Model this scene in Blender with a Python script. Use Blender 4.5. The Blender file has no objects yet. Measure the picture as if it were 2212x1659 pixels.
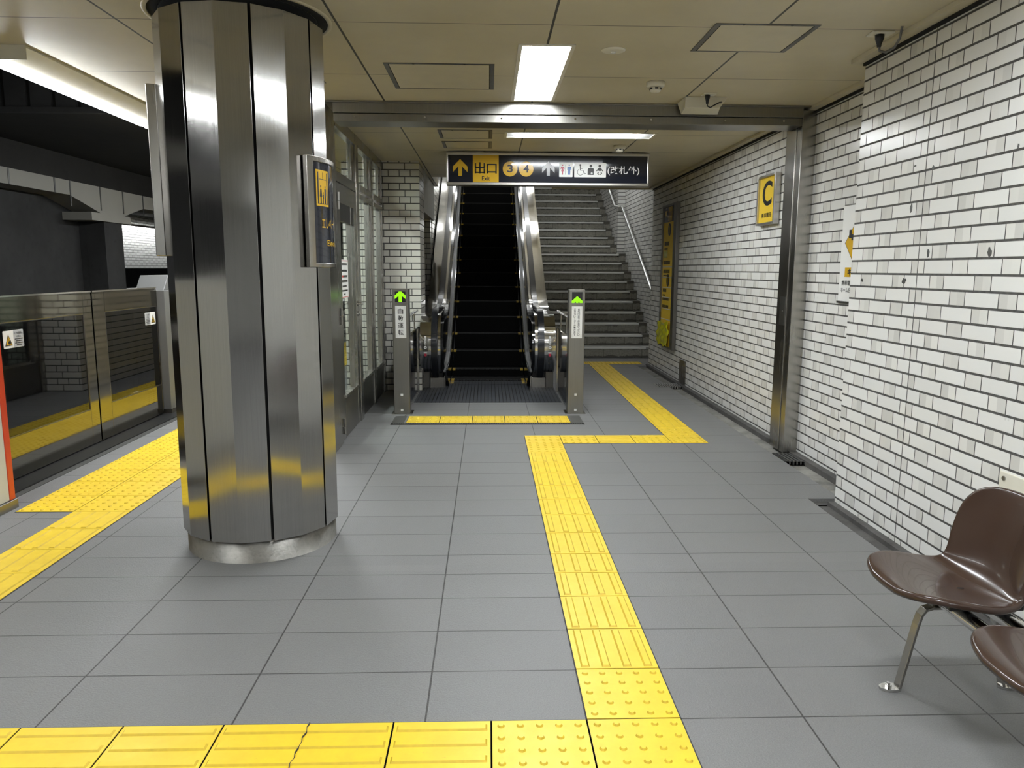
import bpy, bmesh, math, random
from mathutils import Vector, Matrix
random.seed(7)
S = bpy.context.scene
COL = S.collection
PI = math.pi

# ------------------------------------------------------------------ camera, world, exposure
cam_d = bpy.data.cameras.new('camera')
cam_d.sensor_fit = 'HORIZONTAL'
cam_d.sensor_width = 36.0
cam_d.lens = 36.0 * 1626.6 / 2212.0
cam_d.clip_start = 0.05
cam_d.clip_end = 200
cam = bpy.data.objects.new('camera', cam_d)
COL.objects.link(cam)
S.camera = cam
_p, _y, _r = math.radians(8.685), math.radians(1.858), math.radians(0.247)
_f = Vector((math.sin(_y)*math.cos(_p), math.cos(_y)*math.cos(_p), -math.sin(_p)))
_x = Vector((math.cos(_y), -math.sin(_y), 0))
_u = _x.cross(_f)
_x2 = math.cos(_r)*_x + math.sin(_r)*_u
_u2 = -math.sin(_r)*_x + math.cos(_r)*_u
cam.matrix_world = Matrix(((_x2.x, _u2.x, -_f.x, 0), (_x2.y, _u2.y, -_f.y, 0),
                           (_x2.z, _u2.z, -_f.z, 1.4048), (0, 0, 0, 1)))

W = bpy.data.worlds.new('world')
S.world = W
W.use_nodes = True
W.node_tree.nodes['Background'].inputs[0].default_value = (0.9, 0.95, 1.0, 1)
W.node_tree.nodes['Background'].inputs[1].default_value = 0.02

S.view_settings.view_transform = 'Standard'
S.view_settings.look = 'None'
S.view_settings.gamma = 1.0
S.view_settings.use_curve_mapping = False
S.view_settings.exposure = 0.0
S.cycles.use_denoising = True
S.cycles.use_adaptive_sampling = True
S.cycles.adaptive_threshold = 0.02
S.cycles.max_bounces = 10
S.cycles.diffuse_bounces = 5
S.cycles.glossy_bounces = 5
S.cycles.transmission_bounces = 6
S.cycles.transparent_max_bounces = 10
S.cycles.sample_clamp_indirect = 6.0
S.cycles.caustics_reflective = False
S.cycles.caustics_refractive = False

LAMP = 88.0          # radiance of the fluorescent diffusers

# ------------------------------------------------------------------ node helper
class NT:
    def __init__(s, name):
        s.m = bpy.data.materials.new(name)
        s.m.use_nodes = True
        s.t = s.m.node_tree
        s.b = s.t.nodes['Principled BSDF']
        s.out = s.t.nodes['Material Output']
    def n(s, typ, **kw):
        nd = s.t.nodes.new(typ)
        for k, v in kw.items():
            setattr(nd, k, v)
        return nd
    def put(s, sock, v):
        if hasattr(v, 'is_linked') or isinstance(v, bpy.types.NodeSocket):
            s.t.links.new(v, sock)
        else:
            sock.default_value = v
    def ma(s, op, a, b=None, c=None):
        nd = s.n('ShaderNodeMath', operation=op)
        s.put(nd.inputs[0], a)
        if b is not None: s.put(nd.inputs[1], b)
        if c is not None: s.put(nd.inputs[2], c)
        return nd.outputs[0]
    def mix(s, f, a, b):
        nd = s.n('ShaderNodeMix', data_type='RGBA')
        s.put(nd.inputs[0], f); s.put(nd.inputs[6], a); s.put(nd.inputs[7], b)
        return nd.outputs[2]
    def pos(s):
        g = s.n('ShaderNodeNewGeometry')
        x = s.n('ShaderNodeSeparateXYZ')
        s.t.links.new(g.outputs['Position'], x.inputs[0])
        return g.outputs['Position'], x.outputs[0], x.outputs[1], x.outputs[2]
    def noise(s, scale, detail=3, vec=None, stretch=None, rough=0.5):
        if vec is None:
            vec = s.n('ShaderNodeNewGeometry').outputs['Position']
        if stretch:
            mp = s.n('ShaderNodeMapping')
            mp.inputs['Scale'].default_value = stretch
            s.t.links.new(vec, mp.inputs[0]); vec = mp.outputs[0]
        nd = s.n('ShaderNodeTexNoise')
        nd.inputs['Scale'].default_value = scale
        nd.inputs['Detail'].default_value = detail
        nd.inputs['Roughness'].default_value = rough
        s.t.links.new(vec, nd.inputs['Vector'])
        return nd.outputs['Fac']
    def ramp(s, f, a, b, lo=0.0, hi=1.0):
        nd = s.n('ShaderNodeMapRange')
        s.put(nd.inputs[0], f)
        for i, v in enumerate((a, b, lo, hi)): nd.inputs[i+1].default_value = v
        return nd.outputs[0]
    def wn(s, *xyz):
        c = s.n('ShaderNodeCombineXYZ')
        for i, v in enumerate(xyz): s.put(c.inputs[i], v)
        w = s.n('ShaderNodeTexWhiteNoise', noise_dimensions='3D')
        s.t.links.new(c.outputs[0], w.inputs[0])
        return w.outputs[0]
    def bump(s, h, strength=0.3, dist=0.002):
        nd = s.n('ShaderNodeBump')
        nd.inputs['Strength'].default_value = strength
        nd.inputs['Distance'].default_value = dist
        s.t.links.new(h, nd.inputs['Height'])
        s.t.links.new(nd.outputs[0], s.b.inputs['Normal'])
    def set(s, **kw):
        for k, v in kw.items():
            s.put(s.b.inputs[{'col': 'Base Color', 'rough': 'Roughness', 'metal': 'Metallic', 'spec': 'Specular IOR Level',
                  'coat': 'Coat Weight', 'coatr': 'Coat Roughness', 'aniso': 'Anisotropic', 'anrot': 'Anisotropic Rotation',
                  'em': 'Emission Color', 'es': 'Emission Strength', 'alpha': 'Alpha'}[k]], v)
        return s

def C3(r, g=None, b=None):
    return (r, g, b, 1) if g is not None else (r, r, r, 1)

def plain(name, col, rough=0.5, metal=0.0, spec=0.5, coat=0.0, var=0.08, vscale=9.0):
    m = NT(name)
    nz = m.noise(vscale, 4)
    lo = tuple(c*(1-var) for c in col[:3]) + (1,)
    hi = tuple(min(1, c*(1+var)) for c in col[:3]) + (1,)
    m.set(col=m.mix(nz, lo, hi), rough=rough, metal=metal, spec=spec, coat=coat)
    return m.m

def emit(name, col, strength):
    m = NT(name)
    m.set(col=C3(0.8), rough=0.4, em=col, es=strength)
    return m.m

def brushed(name, col, rough=0.25, streak=(160, 160, 0.7), amt=0.07, bump=0.002, wave=0.0):
    m = NT(name)
    a = m.noise(3.0, 5, stretch=streak)
    d = m.noise(2.2, 4)
    c = m.mix(m.ramp(a, 0.3, 0.7), tuple(x*(1-amt) for x in col)+(1,), tuple(min(1, x*(1+amt)) for x in col)+(1,))
    r = m.ma('ADD', m.ramp(a, 0.2, 0.8, rough-0.02, rough+0.02), m.ramp(d, 0.35, 0.75, -0.03, 0.06))
    m.set(col=c, rough=r, metal=1.0)
    h = m.ma('MULTIPLY', a, 0.0004*bump/0.06)
    if wave:
        h = m.ma('ADD', h, m.ma('MULTIPLY', m.noise(1.6, 1), wave))
    nd = m.n('ShaderNodeBump'); nd.inputs['Strength'].default_value = 1.0; nd.inputs['Distance'].default_value = 1.0
    m.t.links.new(h, nd.inputs['Height']); m.t.links.new(nd.outputs[0], m.b.inputs['Normal'])
    return m.m

def bricks(name, axis, u0, v0, course=0.0713, L=0.225, Sh=0.1115, bond='flemish', cuts=(), jv=0.0055, jh=0.0105,
           tone=(0.79, 0.785, 0.755), shorttone=(0.72, 0.71, 0.67), dark=0.065, rough=0.22):
    m = NT(name)
    p, x, y, z = m.pos()
    c = {'x': x, 'y': y}[axis]
    u = m.ma('SUBTRACT', c, u0)
    v = m.ma('SUBTRACT', z, v0)
    row = m.ma('FLOOR', m.ma('DIVIDE', v, course))
    fv = m.ma('SUBTRACT', v, m.ma('MULTIPLY', row, course))
    par = m.ma('FLOORED_MODULO', row, 2.0)
    P = L + Sh
    if bond == 'flemish':
        uu = m.ma('ADD', u, m.ma('MULTIPLY', par, P/2))
        mm = m.ma('FLOORED_MODULO', uu, P)
        cen = m.ma('ABSOLUTE', m.ma('SUBTRACT', mm, P/2))
        d = m.ma('ABSOLUTE', m.ma('SUBTRACT', cen, Sh/2))
        short = m.ma('LESS_THAN', cen, Sh/2)
        tid = m.ma('ADD', m.ma('FLOOR', m.ma('DIVIDE', m.ma('ADD', uu, P/2), P)), m.ma('MULTIPLY', short, 0.37))
    else:
        q = Sh + 0.0
        ha = m.ma('FLOORED_MODULO', u, q)
        da = m.ma('MINIMUM', ha, m.ma('SUBTRACT', q, ha))
        ub = m.ma('ADD', u, q/2)
        hb = m.ma('FLOORED_MODULO', ub, 2*q)
        db = m.ma('MINIMUM', hb, m.ma('SUBTRACT', 2*q, hb))
        d = m.ma('ADD', m.ma('MULTIPLY', da, par), m.ma('MULTIPLY', db, m.ma('SUBTRACT', 1.0, par)))
        short = par
        ta = m.ma('FLOOR', m.ma('DIVIDE', u, q)); tb = m.ma('FLOOR', m.ma('DIVIDE', ub, 2*q))
        tid = m.ma('ADD', m.ma('MULTIPLY', ta, par), m.ma('MULTIPLY', tb, m.ma('SUBTRACT', 1.0, par)))
    dh = m.ma('MINIMUM', fv, m.ma('SUBTRACT', course, fv))
    mk = m.ma('MAXIMUM', m.ramp(d, jv/2+0.0006, jv/2-0.0006), m.ramp(dh, jh/2+0.0008, jh/2-0.0008))
    for uc in cuts:
        mk = m.ma('MAXIMUM', mk, m.ramp(m.ma('ABSOLUTE', m.ma('SUBTRACT', c, uc)), 0.0040, 0.0028))
    rnd = m.wn(tid, row, 0.3)
    dirt = m.noise(2.3, 6, rough=0.65)
    fine = m.noise(38, 3)
    t1 = m.mix(m.ramp(rnd, 0, 1), tuple(k*0.97 for k in tone)+(1,), tuple(min(1, k*1.04) for k in tone)+(1,))
    t2 = m.mix(m.ramp(rnd, 0, 1), tuple(k*0.86 for k in shorttone)+(1,), tuple(min(1, k*1.10) for k in shorttone)+(1,))
    t = m.mix(short, t1, t2)
    t = m.mix(m.ramp(dirt, 0.55, 0.95, 0, 0.14), t, (0.58, 0.54, 0.44, 1))
    spot = m.ma('MULTIPLY', m.ramp(m.noise(14, 5, rough=0.7), 0.66, 0.72), m.ramp(m.noise(1.1, 2), 0.5, 0.7))
    t = m.mix(m.ma('MULTIPLY', spot, 0.45), t, (0.2, 0.19, 0.17, 1))
    g = m.mix(m.ramp(fine, 0.3, 0.7), (dark*0.7, dark*0.68, dark*0.64, 1), (dark*1.5, dark*1.45, dark*1.35, 1))
    m.set(col=m.mix(mk, t, g), rough=m.ma('ADD', m.ramp(mk, 0, 1, rough, 0.75), m.ramp(fine, 0.3, 0.7, 0, 0.03)), spec=0.5)
    h = m.ma('ADD', m.ma('MULTIPLY', m.ma('SUBTRACT', 1.0, mk), 0.004), m.ma('MULTIPLY', m.noise(5, 1), 0.0003))
    h = m.ma('ADD', h, m.ma('MULTIPLY', rnd, m.ma('MULTIPLY', u, 0.0004)))
    nd = m.n('ShaderNodeBump'); nd.inputs['Strength'].default_value = 0.6; nd.inputs['Distance'].default_value = 1.0
    m.t.links.new(h, nd.inputs['Height']); m.t.links.new(nd.outputs[0], m.b.inputs['Normal'])
    return m.m

def concrete(name, a, b, scale=3.0):
    m = NT(name)
    n1 = m.noise(scale, 7, rough=0.65)
    n2 = m.noise(scale*9, 4)
    c = m.mix(m.ramp(n1, 0.3, 0.7), a, b)
    c = m.mix(m.ramp(n2, 0.55, 0.8, 0, 0.35), c, tuple(k*0.4 for k in a[:3])+(1,))
    m.set(col=c, rough=0.75, spec=0.3)
    m.bump(n2, 0.4, 0.003)
    return m.m
# ------------------------------------------------------------------ materials
M = {}
M['wall'] = bricks('white_glazed_tile', 'y', 3.703, 2.4565, cuts=(3.703, -2.3, 9.28))
M['wall_x'] = bricks('white_glazed_tile_across', 'x', 0.1, 2.4565)
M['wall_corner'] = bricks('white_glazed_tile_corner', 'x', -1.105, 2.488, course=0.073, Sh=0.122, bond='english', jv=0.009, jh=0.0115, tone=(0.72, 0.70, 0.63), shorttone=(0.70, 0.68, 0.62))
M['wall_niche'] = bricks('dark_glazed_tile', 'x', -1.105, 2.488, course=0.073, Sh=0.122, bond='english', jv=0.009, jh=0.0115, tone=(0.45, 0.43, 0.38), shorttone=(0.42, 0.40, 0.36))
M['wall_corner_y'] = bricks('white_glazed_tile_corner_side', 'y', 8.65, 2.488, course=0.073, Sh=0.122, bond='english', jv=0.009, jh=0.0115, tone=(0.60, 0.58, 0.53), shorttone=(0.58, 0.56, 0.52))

def floor_mat():
    m = NT('grey_floor_tile')
    p, x, y, z = m.pos()
    fx = m.ma('FLOORED_MODULO', m.ma('SUBTRACT', x, 0.403), 0.6)
    dx = m.ma('MINIMUM', fx, m.ma('SUBTRACT', 0.6, fx))
    hi = m.ma('GREATER_THAN', y, 3.45)
    yo = m.ma('ADD', 2.178, m.ma('MULTIPLY', hi, 1.394))
    fy = m.ma('FLOORED_MODULO', m.ma('SUBTRACT', y, yo), 0.3)
    dy = m.ma('MINIMUM', fy, m.ma('SUBTRACT', 0.3, fy))
    # the two cut rows
    cut = m.ma('MULTIPLY', m.ma('GREATER_THAN', y, 3.15), m.ma('LESS_THAN', y, 3.5))
    dcut = m.ma('MINIMUM', m.ma('ABSOLUTE', m.ma('SUBTRACT', y, 3.334)), m.ma('ABSOLUTE', m.ma('SUBTRACT', y, 3.572)))
    dy = m.ma('ADD', m.ma('MULTIPLY', dy, m.ma('SUBTRACT', 1.0, cut)), m.ma('MULTIPLY', dcut, cut))
    mk = m.ma('MAXIMUM', m.ramp(dx, 0.0034, 0.0022), m.ramp(dy, 0.0032, 0.0020))
    tid = m.wn(m.ma('FLOOR', m.ma('DIVIDE', m.ma('SUBTRACT', x, 0.403), 0.6)), m.ma('FLOOR', m.ma('DIVIDE', m.ma('SUBTRACT', y, yo), 0.3)), 0.7)
    grain = m.noise(260, 3)
    blot = m.noise(1.4, 4)
    c = m.mix(m.ramp(grain, 0.3, 0.7), (0.135, 0.135, 0.135, 1), (0.212, 0.212, 0.211, 1))
    c = m.mix(m.ramp(blot, 0.4, 0.8, 0, 0.25), c, (0.13, 0.125, 0.115, 1))
    c = m.mix(m.ramp(tid, 0, 1, 0, 0.10), c, (0.28, 0.275, 0.26, 1))
    # scuffs
    sc = m.ma('MULTIPLY', m.ramp(m.noise(30, 5, rough=0.7), 0.68, 0.74), m.ramp(m.noise(0.8, 2), 0.5, 0.7))
    c = m.mix(m.ma('MULTIPLY', sc, 0.35), c, (0.05, 0.05, 0.05, 1))
    m.set(col=m.mix(mk, c, (0.04, 0.039, 0.037, 1)), rough=m.ramp(grain, 0.3, 0.7, 0.40, 0.56), spec=0.5)
    h = m.ma('ADD', m.ma('MULTIPLY', m.noise(150, 3), 0.0024), m.ma('MULTIPLY', mk, -0.002))
    nd = m.n('ShaderNodeBump'); nd.inputs['Strength'].default_value = 0.7; nd.inputs['Distance'].default_value = 1.0
    m.t.links.new(h, nd.inputs['Height']); m.t.links.new(nd.outputs[0], m.b.inputs['Normal'])
    return m.m
M['floor'] = floor_mat()

def ceiling_mat():
    m = NT('cream_ceiling_panel')
    p, x, y, z = m.pos()
    fx = m.ma('FLOORED_MODULO', m.ma('SUBTRACT', x, 0.316), 1.0475)
    dx = m.ma('MINIMUM', fx, m.ma('SUBTRACT', 1.0475, fx))
    fy = m.ma('FLOORED_MODULO', m.ma('SUBTRACT', y, 3.88), 0.995)
    dy = m.ma('MINIMUM', fy, m.ma('SUBTRACT', 0.995, fy))
    mk = m.ma('MAXIMUM', m.ramp(dx, 0.0068, 0.0055), m.ma('MULTIPLY', m.ramp(dy, 0.0044, 0.0034), 0.9))
    st = m.noise(1.2, 5, rough=0.6)
    sp = m.ramp(m.noise(22, 6, rough=0.75), 0.68, 0.76)
    c = m.mix(m.ramp(st, 0.3, 0.75), (0.64, 0.585, 0.44, 1), (0.53, 0.475, 0.345, 1))
    c = m.mix(m.ma('MULTIPLY', sp, m.ramp(st, 0.5, 0.7, 0, 0.4)), c, (0.2, 0.17, 0.12, 1))
    m.set(col=m.mix(mk, c, (0.03, 0.028, 0.024, 1)), rough=0.42, spec=0.4)
    return m.m
M['ceiling'] = ceiling_mat()
M['cream'] = plain('cream_paint', C3(0.60, 0.55, 0.42), 0.45)
M['cream_light'] = plain('ivory_plastic', C3(0.74, 0.71, 0.60), 0.4)
M['steel'] = brushed('brushed_steel', (0.41, 0.402, 0.388), 0.125, wave=0.0010)
M['steel_dull'] = brushed('dull_steel', (0.29, 0.28, 0.255), 0.34)
M['steel_worn'] = concrete('worn_steel_plinth', (0.16, 0.155, 0.14, 1), (0.30, 0.29, 0.27, 1), 5.0)
for _n in M['steel_worn'].node_tree.nodes:
    if _n.type == 'BSDF_PRINCIPLED': _n.inputs['Metallic'].default_value = 0.9; _n.inputs['Roughness'].default_value = 0.42
M['steel_frame'] = brushed('hairline_steel_frame', (0.40, 0.385, 0.355), 0.24)
M['steel_dark'] = brushed('dark_bronze_steel', (0.21, 0.20, 0.185), 0.30)
M['chrome'] = brushed('polished_steel', (0.62, 0.61, 0.59), 0.09, streak=(2, 2, 2), amt=0.06, bump=0.01)
M['mirror'] = brushed('mirror_steel', (0.215, 0.206, 0.178), 0.06, streak=(1, 1, 1), amt=0.04, bump=0.004, wave=0.0016)
M['sign_frame'] = brushed('anodised_sign_frame', (0.66, 0.64, 0.60), 0.32, streak=(2, 2, 2), amt=0.03, bump=0.002)
M['hatch_frame'] = plain('grey_hatch_frame', C3(0.16, 0.16, 0.155), 0.4, metal=0.7)
M['black'] = plain('black_plastic', C3(0.012), 0.35)
M['gap'] = plain('black_gap', C3(0.006), 0.9)
M['rubber'] = plain('black_rubber', C3(0.012, 0.013, 0.016), 0.22, coat=0.3)
M['black_panel'] = plain('black_glossy_panel', C3(0.008, 0.009, 0.011), 0.10, coat=0.4)
M['sign_dark'] = plain('dark_navy_acrylic', C3(0.013, 0.015, 0.024), 0.12, coat=0.3)
M['sign_yellow'] = plain('sign_yellow', C3(0.68, 0.42, 0.035), 0.16, coat=0.3, var=0.03)
M['sign_yellow_wall'] = plain('wall_sign_yellow', C3(0.88, 0.60, 0.05), 0.38, spec=0.3, var=0.03)
M['sign_white'] = plain('sign_white', C3(0.78, 0.78, 0.75), 0.25, var=0.02)
M['sign_grey'] = plain('sign_silver_grey', C3(0.42, 0.43, 0.44), 0.2, var=0.02)
M['sign_red'] = plain('sign_red', C3(0.42, 0.03, 0.06), 0.3, var=0.02)
M['sign_blue'] = plain('sign_blue', C3(0.02, 0.11, 0.36), 0.3, var=0.02)
M['ink'] = plain('black_ink', C3(0.01), 0.4)
M['red_ink'] = plain('red_ink', C3(0.5, 0.03, 0.02), 0.4)
M['red_trim'] = plain('vermilion_trim', C3(0.62, 0.06, 0.02), 0.3)
M['casing'] = plain('pale_grey_casing', C3(0.60, 0.60, 0.57), 0.35, var=0.04)
M['casing_grey'] = plain('mid_grey_casing', C3(0.13, 0.13, 0.125), 0.4, var=0.04)
M['paper'] = plain('white_paper', C3(0.80, 0.80, 0.77), 0.5, var=0.03)
M['brown'] = plain('brown_plastic', C3(0.046, 0.027, 0.019), 0.22, spec=0.35, coat=0.2, var=0.10)
M['lamp'] = emit('fluorescent_diffuser', (0.93, 0.97, 1.0, 1), LAMP)
M['fill_stair'] = emit('stairwell_fill', (0.95, 0.98, 1.0, 1), 15.0)  # glow of the two unseen lamps added to brighten the stairs
M['lamp_strip'] = emit('platform_strip_diffuser', (0.95, 0.98, 1.0, 1), 46.0)
M['lamp_esc'] = emit('escalator_tube', (0.95, 0.98, 1.0, 1), 24.0)
M['lamp_far'] = emit('far_platform_tube', (0.95, 0.98, 1.0, 1), 14.0)
M['lamp_side'] = plain('white_reflector', C3(0.85, 0.87, 0.9), 0.35, var=0.02)
M['green_led'] = emit('green_led', (0.36, 1.0, 0.0, 1), 1.0)
M['green_led'].node_tree.nodes['Principled BSDF'].inputs['Base Color'].default_value = (0.01, 0.02, 0.0, 1)
M['plaster'] = plain('grey_plaster', C3(0.45, 0.45, 0.42), 0.6, var=0.15, vscale=3)

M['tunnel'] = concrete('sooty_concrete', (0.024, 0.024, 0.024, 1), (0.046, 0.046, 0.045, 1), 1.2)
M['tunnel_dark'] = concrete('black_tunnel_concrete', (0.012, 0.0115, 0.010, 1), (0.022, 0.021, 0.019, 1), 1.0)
M['gutter'] = concrete('grimy_gutter_concrete', (0.10, 0.098, 0.09, 1), (0.34, 0.33, 0.30, 1), 4.0)
M['gutter_dark'] = concrete('dark_gutter_concrete', (0.055, 0.053, 0.05, 1), (0.12, 0.115, 0.11, 1), 5.0)
M['stone_tread'] = concrete('worn_stone_tread', (0.36, 0.36, 0.345, 1), (0.46, 0.455, 0.43, 1), 3.0)
M['board'] = plain('pale_fireproof_board', C3(0.30, 0.29, 0.255), 0.6, var=0.06, vscale=2)
M['skirt_grey'] = plain('grey_skirt_edging', C3(0.09), 0.4, var=0.05)
M['rail_steel'] = brushed('satin_rail_steel', (0.74, 0.74, 0.72), 0.34)
M['grate'] = plain('grey_iron_grate', C3(0.11, 0.11, 0.105), 0.45, metal=0.6)
M['grate_light'] = plain('galvanised_grate', C3(0.42, 0.42, 0.40), 0.4, metal=0.7)

def riser_mat():
    m = NT('stained_granite_riser')
    p, x, y, z = m.pos()
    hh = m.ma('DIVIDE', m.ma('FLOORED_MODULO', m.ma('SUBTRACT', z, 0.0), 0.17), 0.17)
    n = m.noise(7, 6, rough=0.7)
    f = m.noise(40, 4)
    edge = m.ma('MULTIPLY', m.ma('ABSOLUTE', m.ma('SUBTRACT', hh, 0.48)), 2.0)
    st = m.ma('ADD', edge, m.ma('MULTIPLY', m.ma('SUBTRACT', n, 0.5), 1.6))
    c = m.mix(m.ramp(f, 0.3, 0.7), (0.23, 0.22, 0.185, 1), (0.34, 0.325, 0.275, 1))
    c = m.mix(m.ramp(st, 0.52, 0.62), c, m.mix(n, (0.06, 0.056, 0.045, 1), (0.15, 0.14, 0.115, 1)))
    j = m.ma('FLOORED_MODULO', m.ma('ADD', x, m.ma('MULTIPLY', m.ma('FLOOR', m.ma('DIVIDE', z, 0.17)), 0.23)), 0.62)
    c = m.mix(m.ma('MULTIPLY', m.ramp(j, 0.012, 0.004), 0.8), c, (0.08, 0.075, 0.06, 1))
    m.set(col=c, rough=0.6)
    return m.m
M['riser'] = riser_mat()
M['nosing'] = plain('pale_stair_nosing', C3(0.80, 0.80, 0.77), 0.35, var=0.06)

def tactile_mat():
    m = NT('yellow_tactile_tile')
    n1 = m.noise(9, 6, rough=0.7)
    n2 = m.noise(55, 4, rough=0.7)
    c = m.mix(m.ramp(n1, 0.35, 0.75), (0.86, 0.61, 0.026, 1), (0.78, 0.54, 0.028, 1))
    c = m.mix(m.ramp(n2, 0.66, 0.78, 0, 0.5), c, (0.32, 0.23, 0.06, 1))
    c = m.mix(m.ma('MULTIPLY', m.ramp(m.noise(3, 4), 0.55, 0.8), 0.22), c, (0.62, 0.46, 0.07, 1))
    m.set(col=c, rough=m.ramp(n1, 0.3, 0.7, 0.36, 0.5))
    return m.m
M['tactile'] = tactile_mat()
M['grout'] = plain('dark_grout', C3(0.035), 0.8)
M['tactile_side'] = plain('ochre_tactile_side', C3(0.62, 0.43, 0.022), 0.5, var=0.2, vscale=40)  # darker yellow on the sloping sides of dots and bars
M['tactile_line'] = plain('yellow_step_paint', C3(0.48, 0.32, 0.03), 0.5)

def glass_mat(name, tint, refl=0.10):
    m = NT(name)
    tr = m.n('ShaderNodeBsdfTransparent'); tr.inputs[0].default_value = tint
    gl = m.n('ShaderNodeBsdfGlossy'); gl.inputs['Roughness'].default_value = 0.02; gl.inputs[0].default_value = (1, 1, 1, 1)
    ge = m.n('ShaderNodeNewGeometry')
    dt = m.n('ShaderNodeVectorMath', operation='DOT_PRODUCT')
    m.t.links.new(ge.outputs['Incoming'], dt.inputs[0]); m.t.links.new(ge.outputs['Normal'], dt.inputs[1])
    f = m.ma('POWER', m.ma('SUBTRACT', 1.0, m.ma('ABSOLUTE', dt.outputs['Value'])), 5.0)
    mx = m.n('ShaderNodeMixShader')
    m.t.links.new(m.ma('ADD', m.ma('MULTIPLY', f, 0.6), 0.03+refl), mx.inputs[0])
    m.t.links.new(tr.outputs[0], mx.inputs[1]); m.t.links.new(gl.outputs[0], mx.inputs[2])
    m.t.links.new(mx.outputs[0], m.out.inputs[0])
    return m.m
M['glass'] = glass_mat('clear_glass', (0.86, 0.90, 0.87, 1), 0.0)
M['glass_dark'] = glass_mat('smoked_glass', (0.30, 0.30, 0.30, 1), 0.035)
M['plastic_sheet'] = plain('bright_yellow_vinyl', C3(0.62, 0.60, 0.012), 0.18, coat=0.4, var=0.05)

def stripes_mat(name, axis, period, a, b, rough=0.4, metal=0.5, duty=0.35):
    m = NT(name)
    p, x, y, z = m.pos()
    f = m.ma('FLOORED_MODULO', {'x': x, 'y': y}[axis], period)
    mk = m.ma('GREATER_THAN', f, period*duty)
    m.set(col=m.mix(mk, a, b), rough=rough, metal=metal, spec=0.5 if metal else 0.08)
    return m.m
M['step'] = stripes_mat('ribbed_black_step', 'x', 0.009, C3(0.001), C3(0.004), 0.6, 0.0)
M['step_nose'] = stripes_mat('ribbed_step_nosing', 'x', 0.018, C3(0.004), C3(0.06), 0.5, 0.0, 0.5)
M['landing'] = stripes_mat('ribbed_landing_plate', 'x', 0.04, C3(0.002), C3(0.050, 0.054, 0.062), 0.42, 0.0, 0.2)

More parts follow.
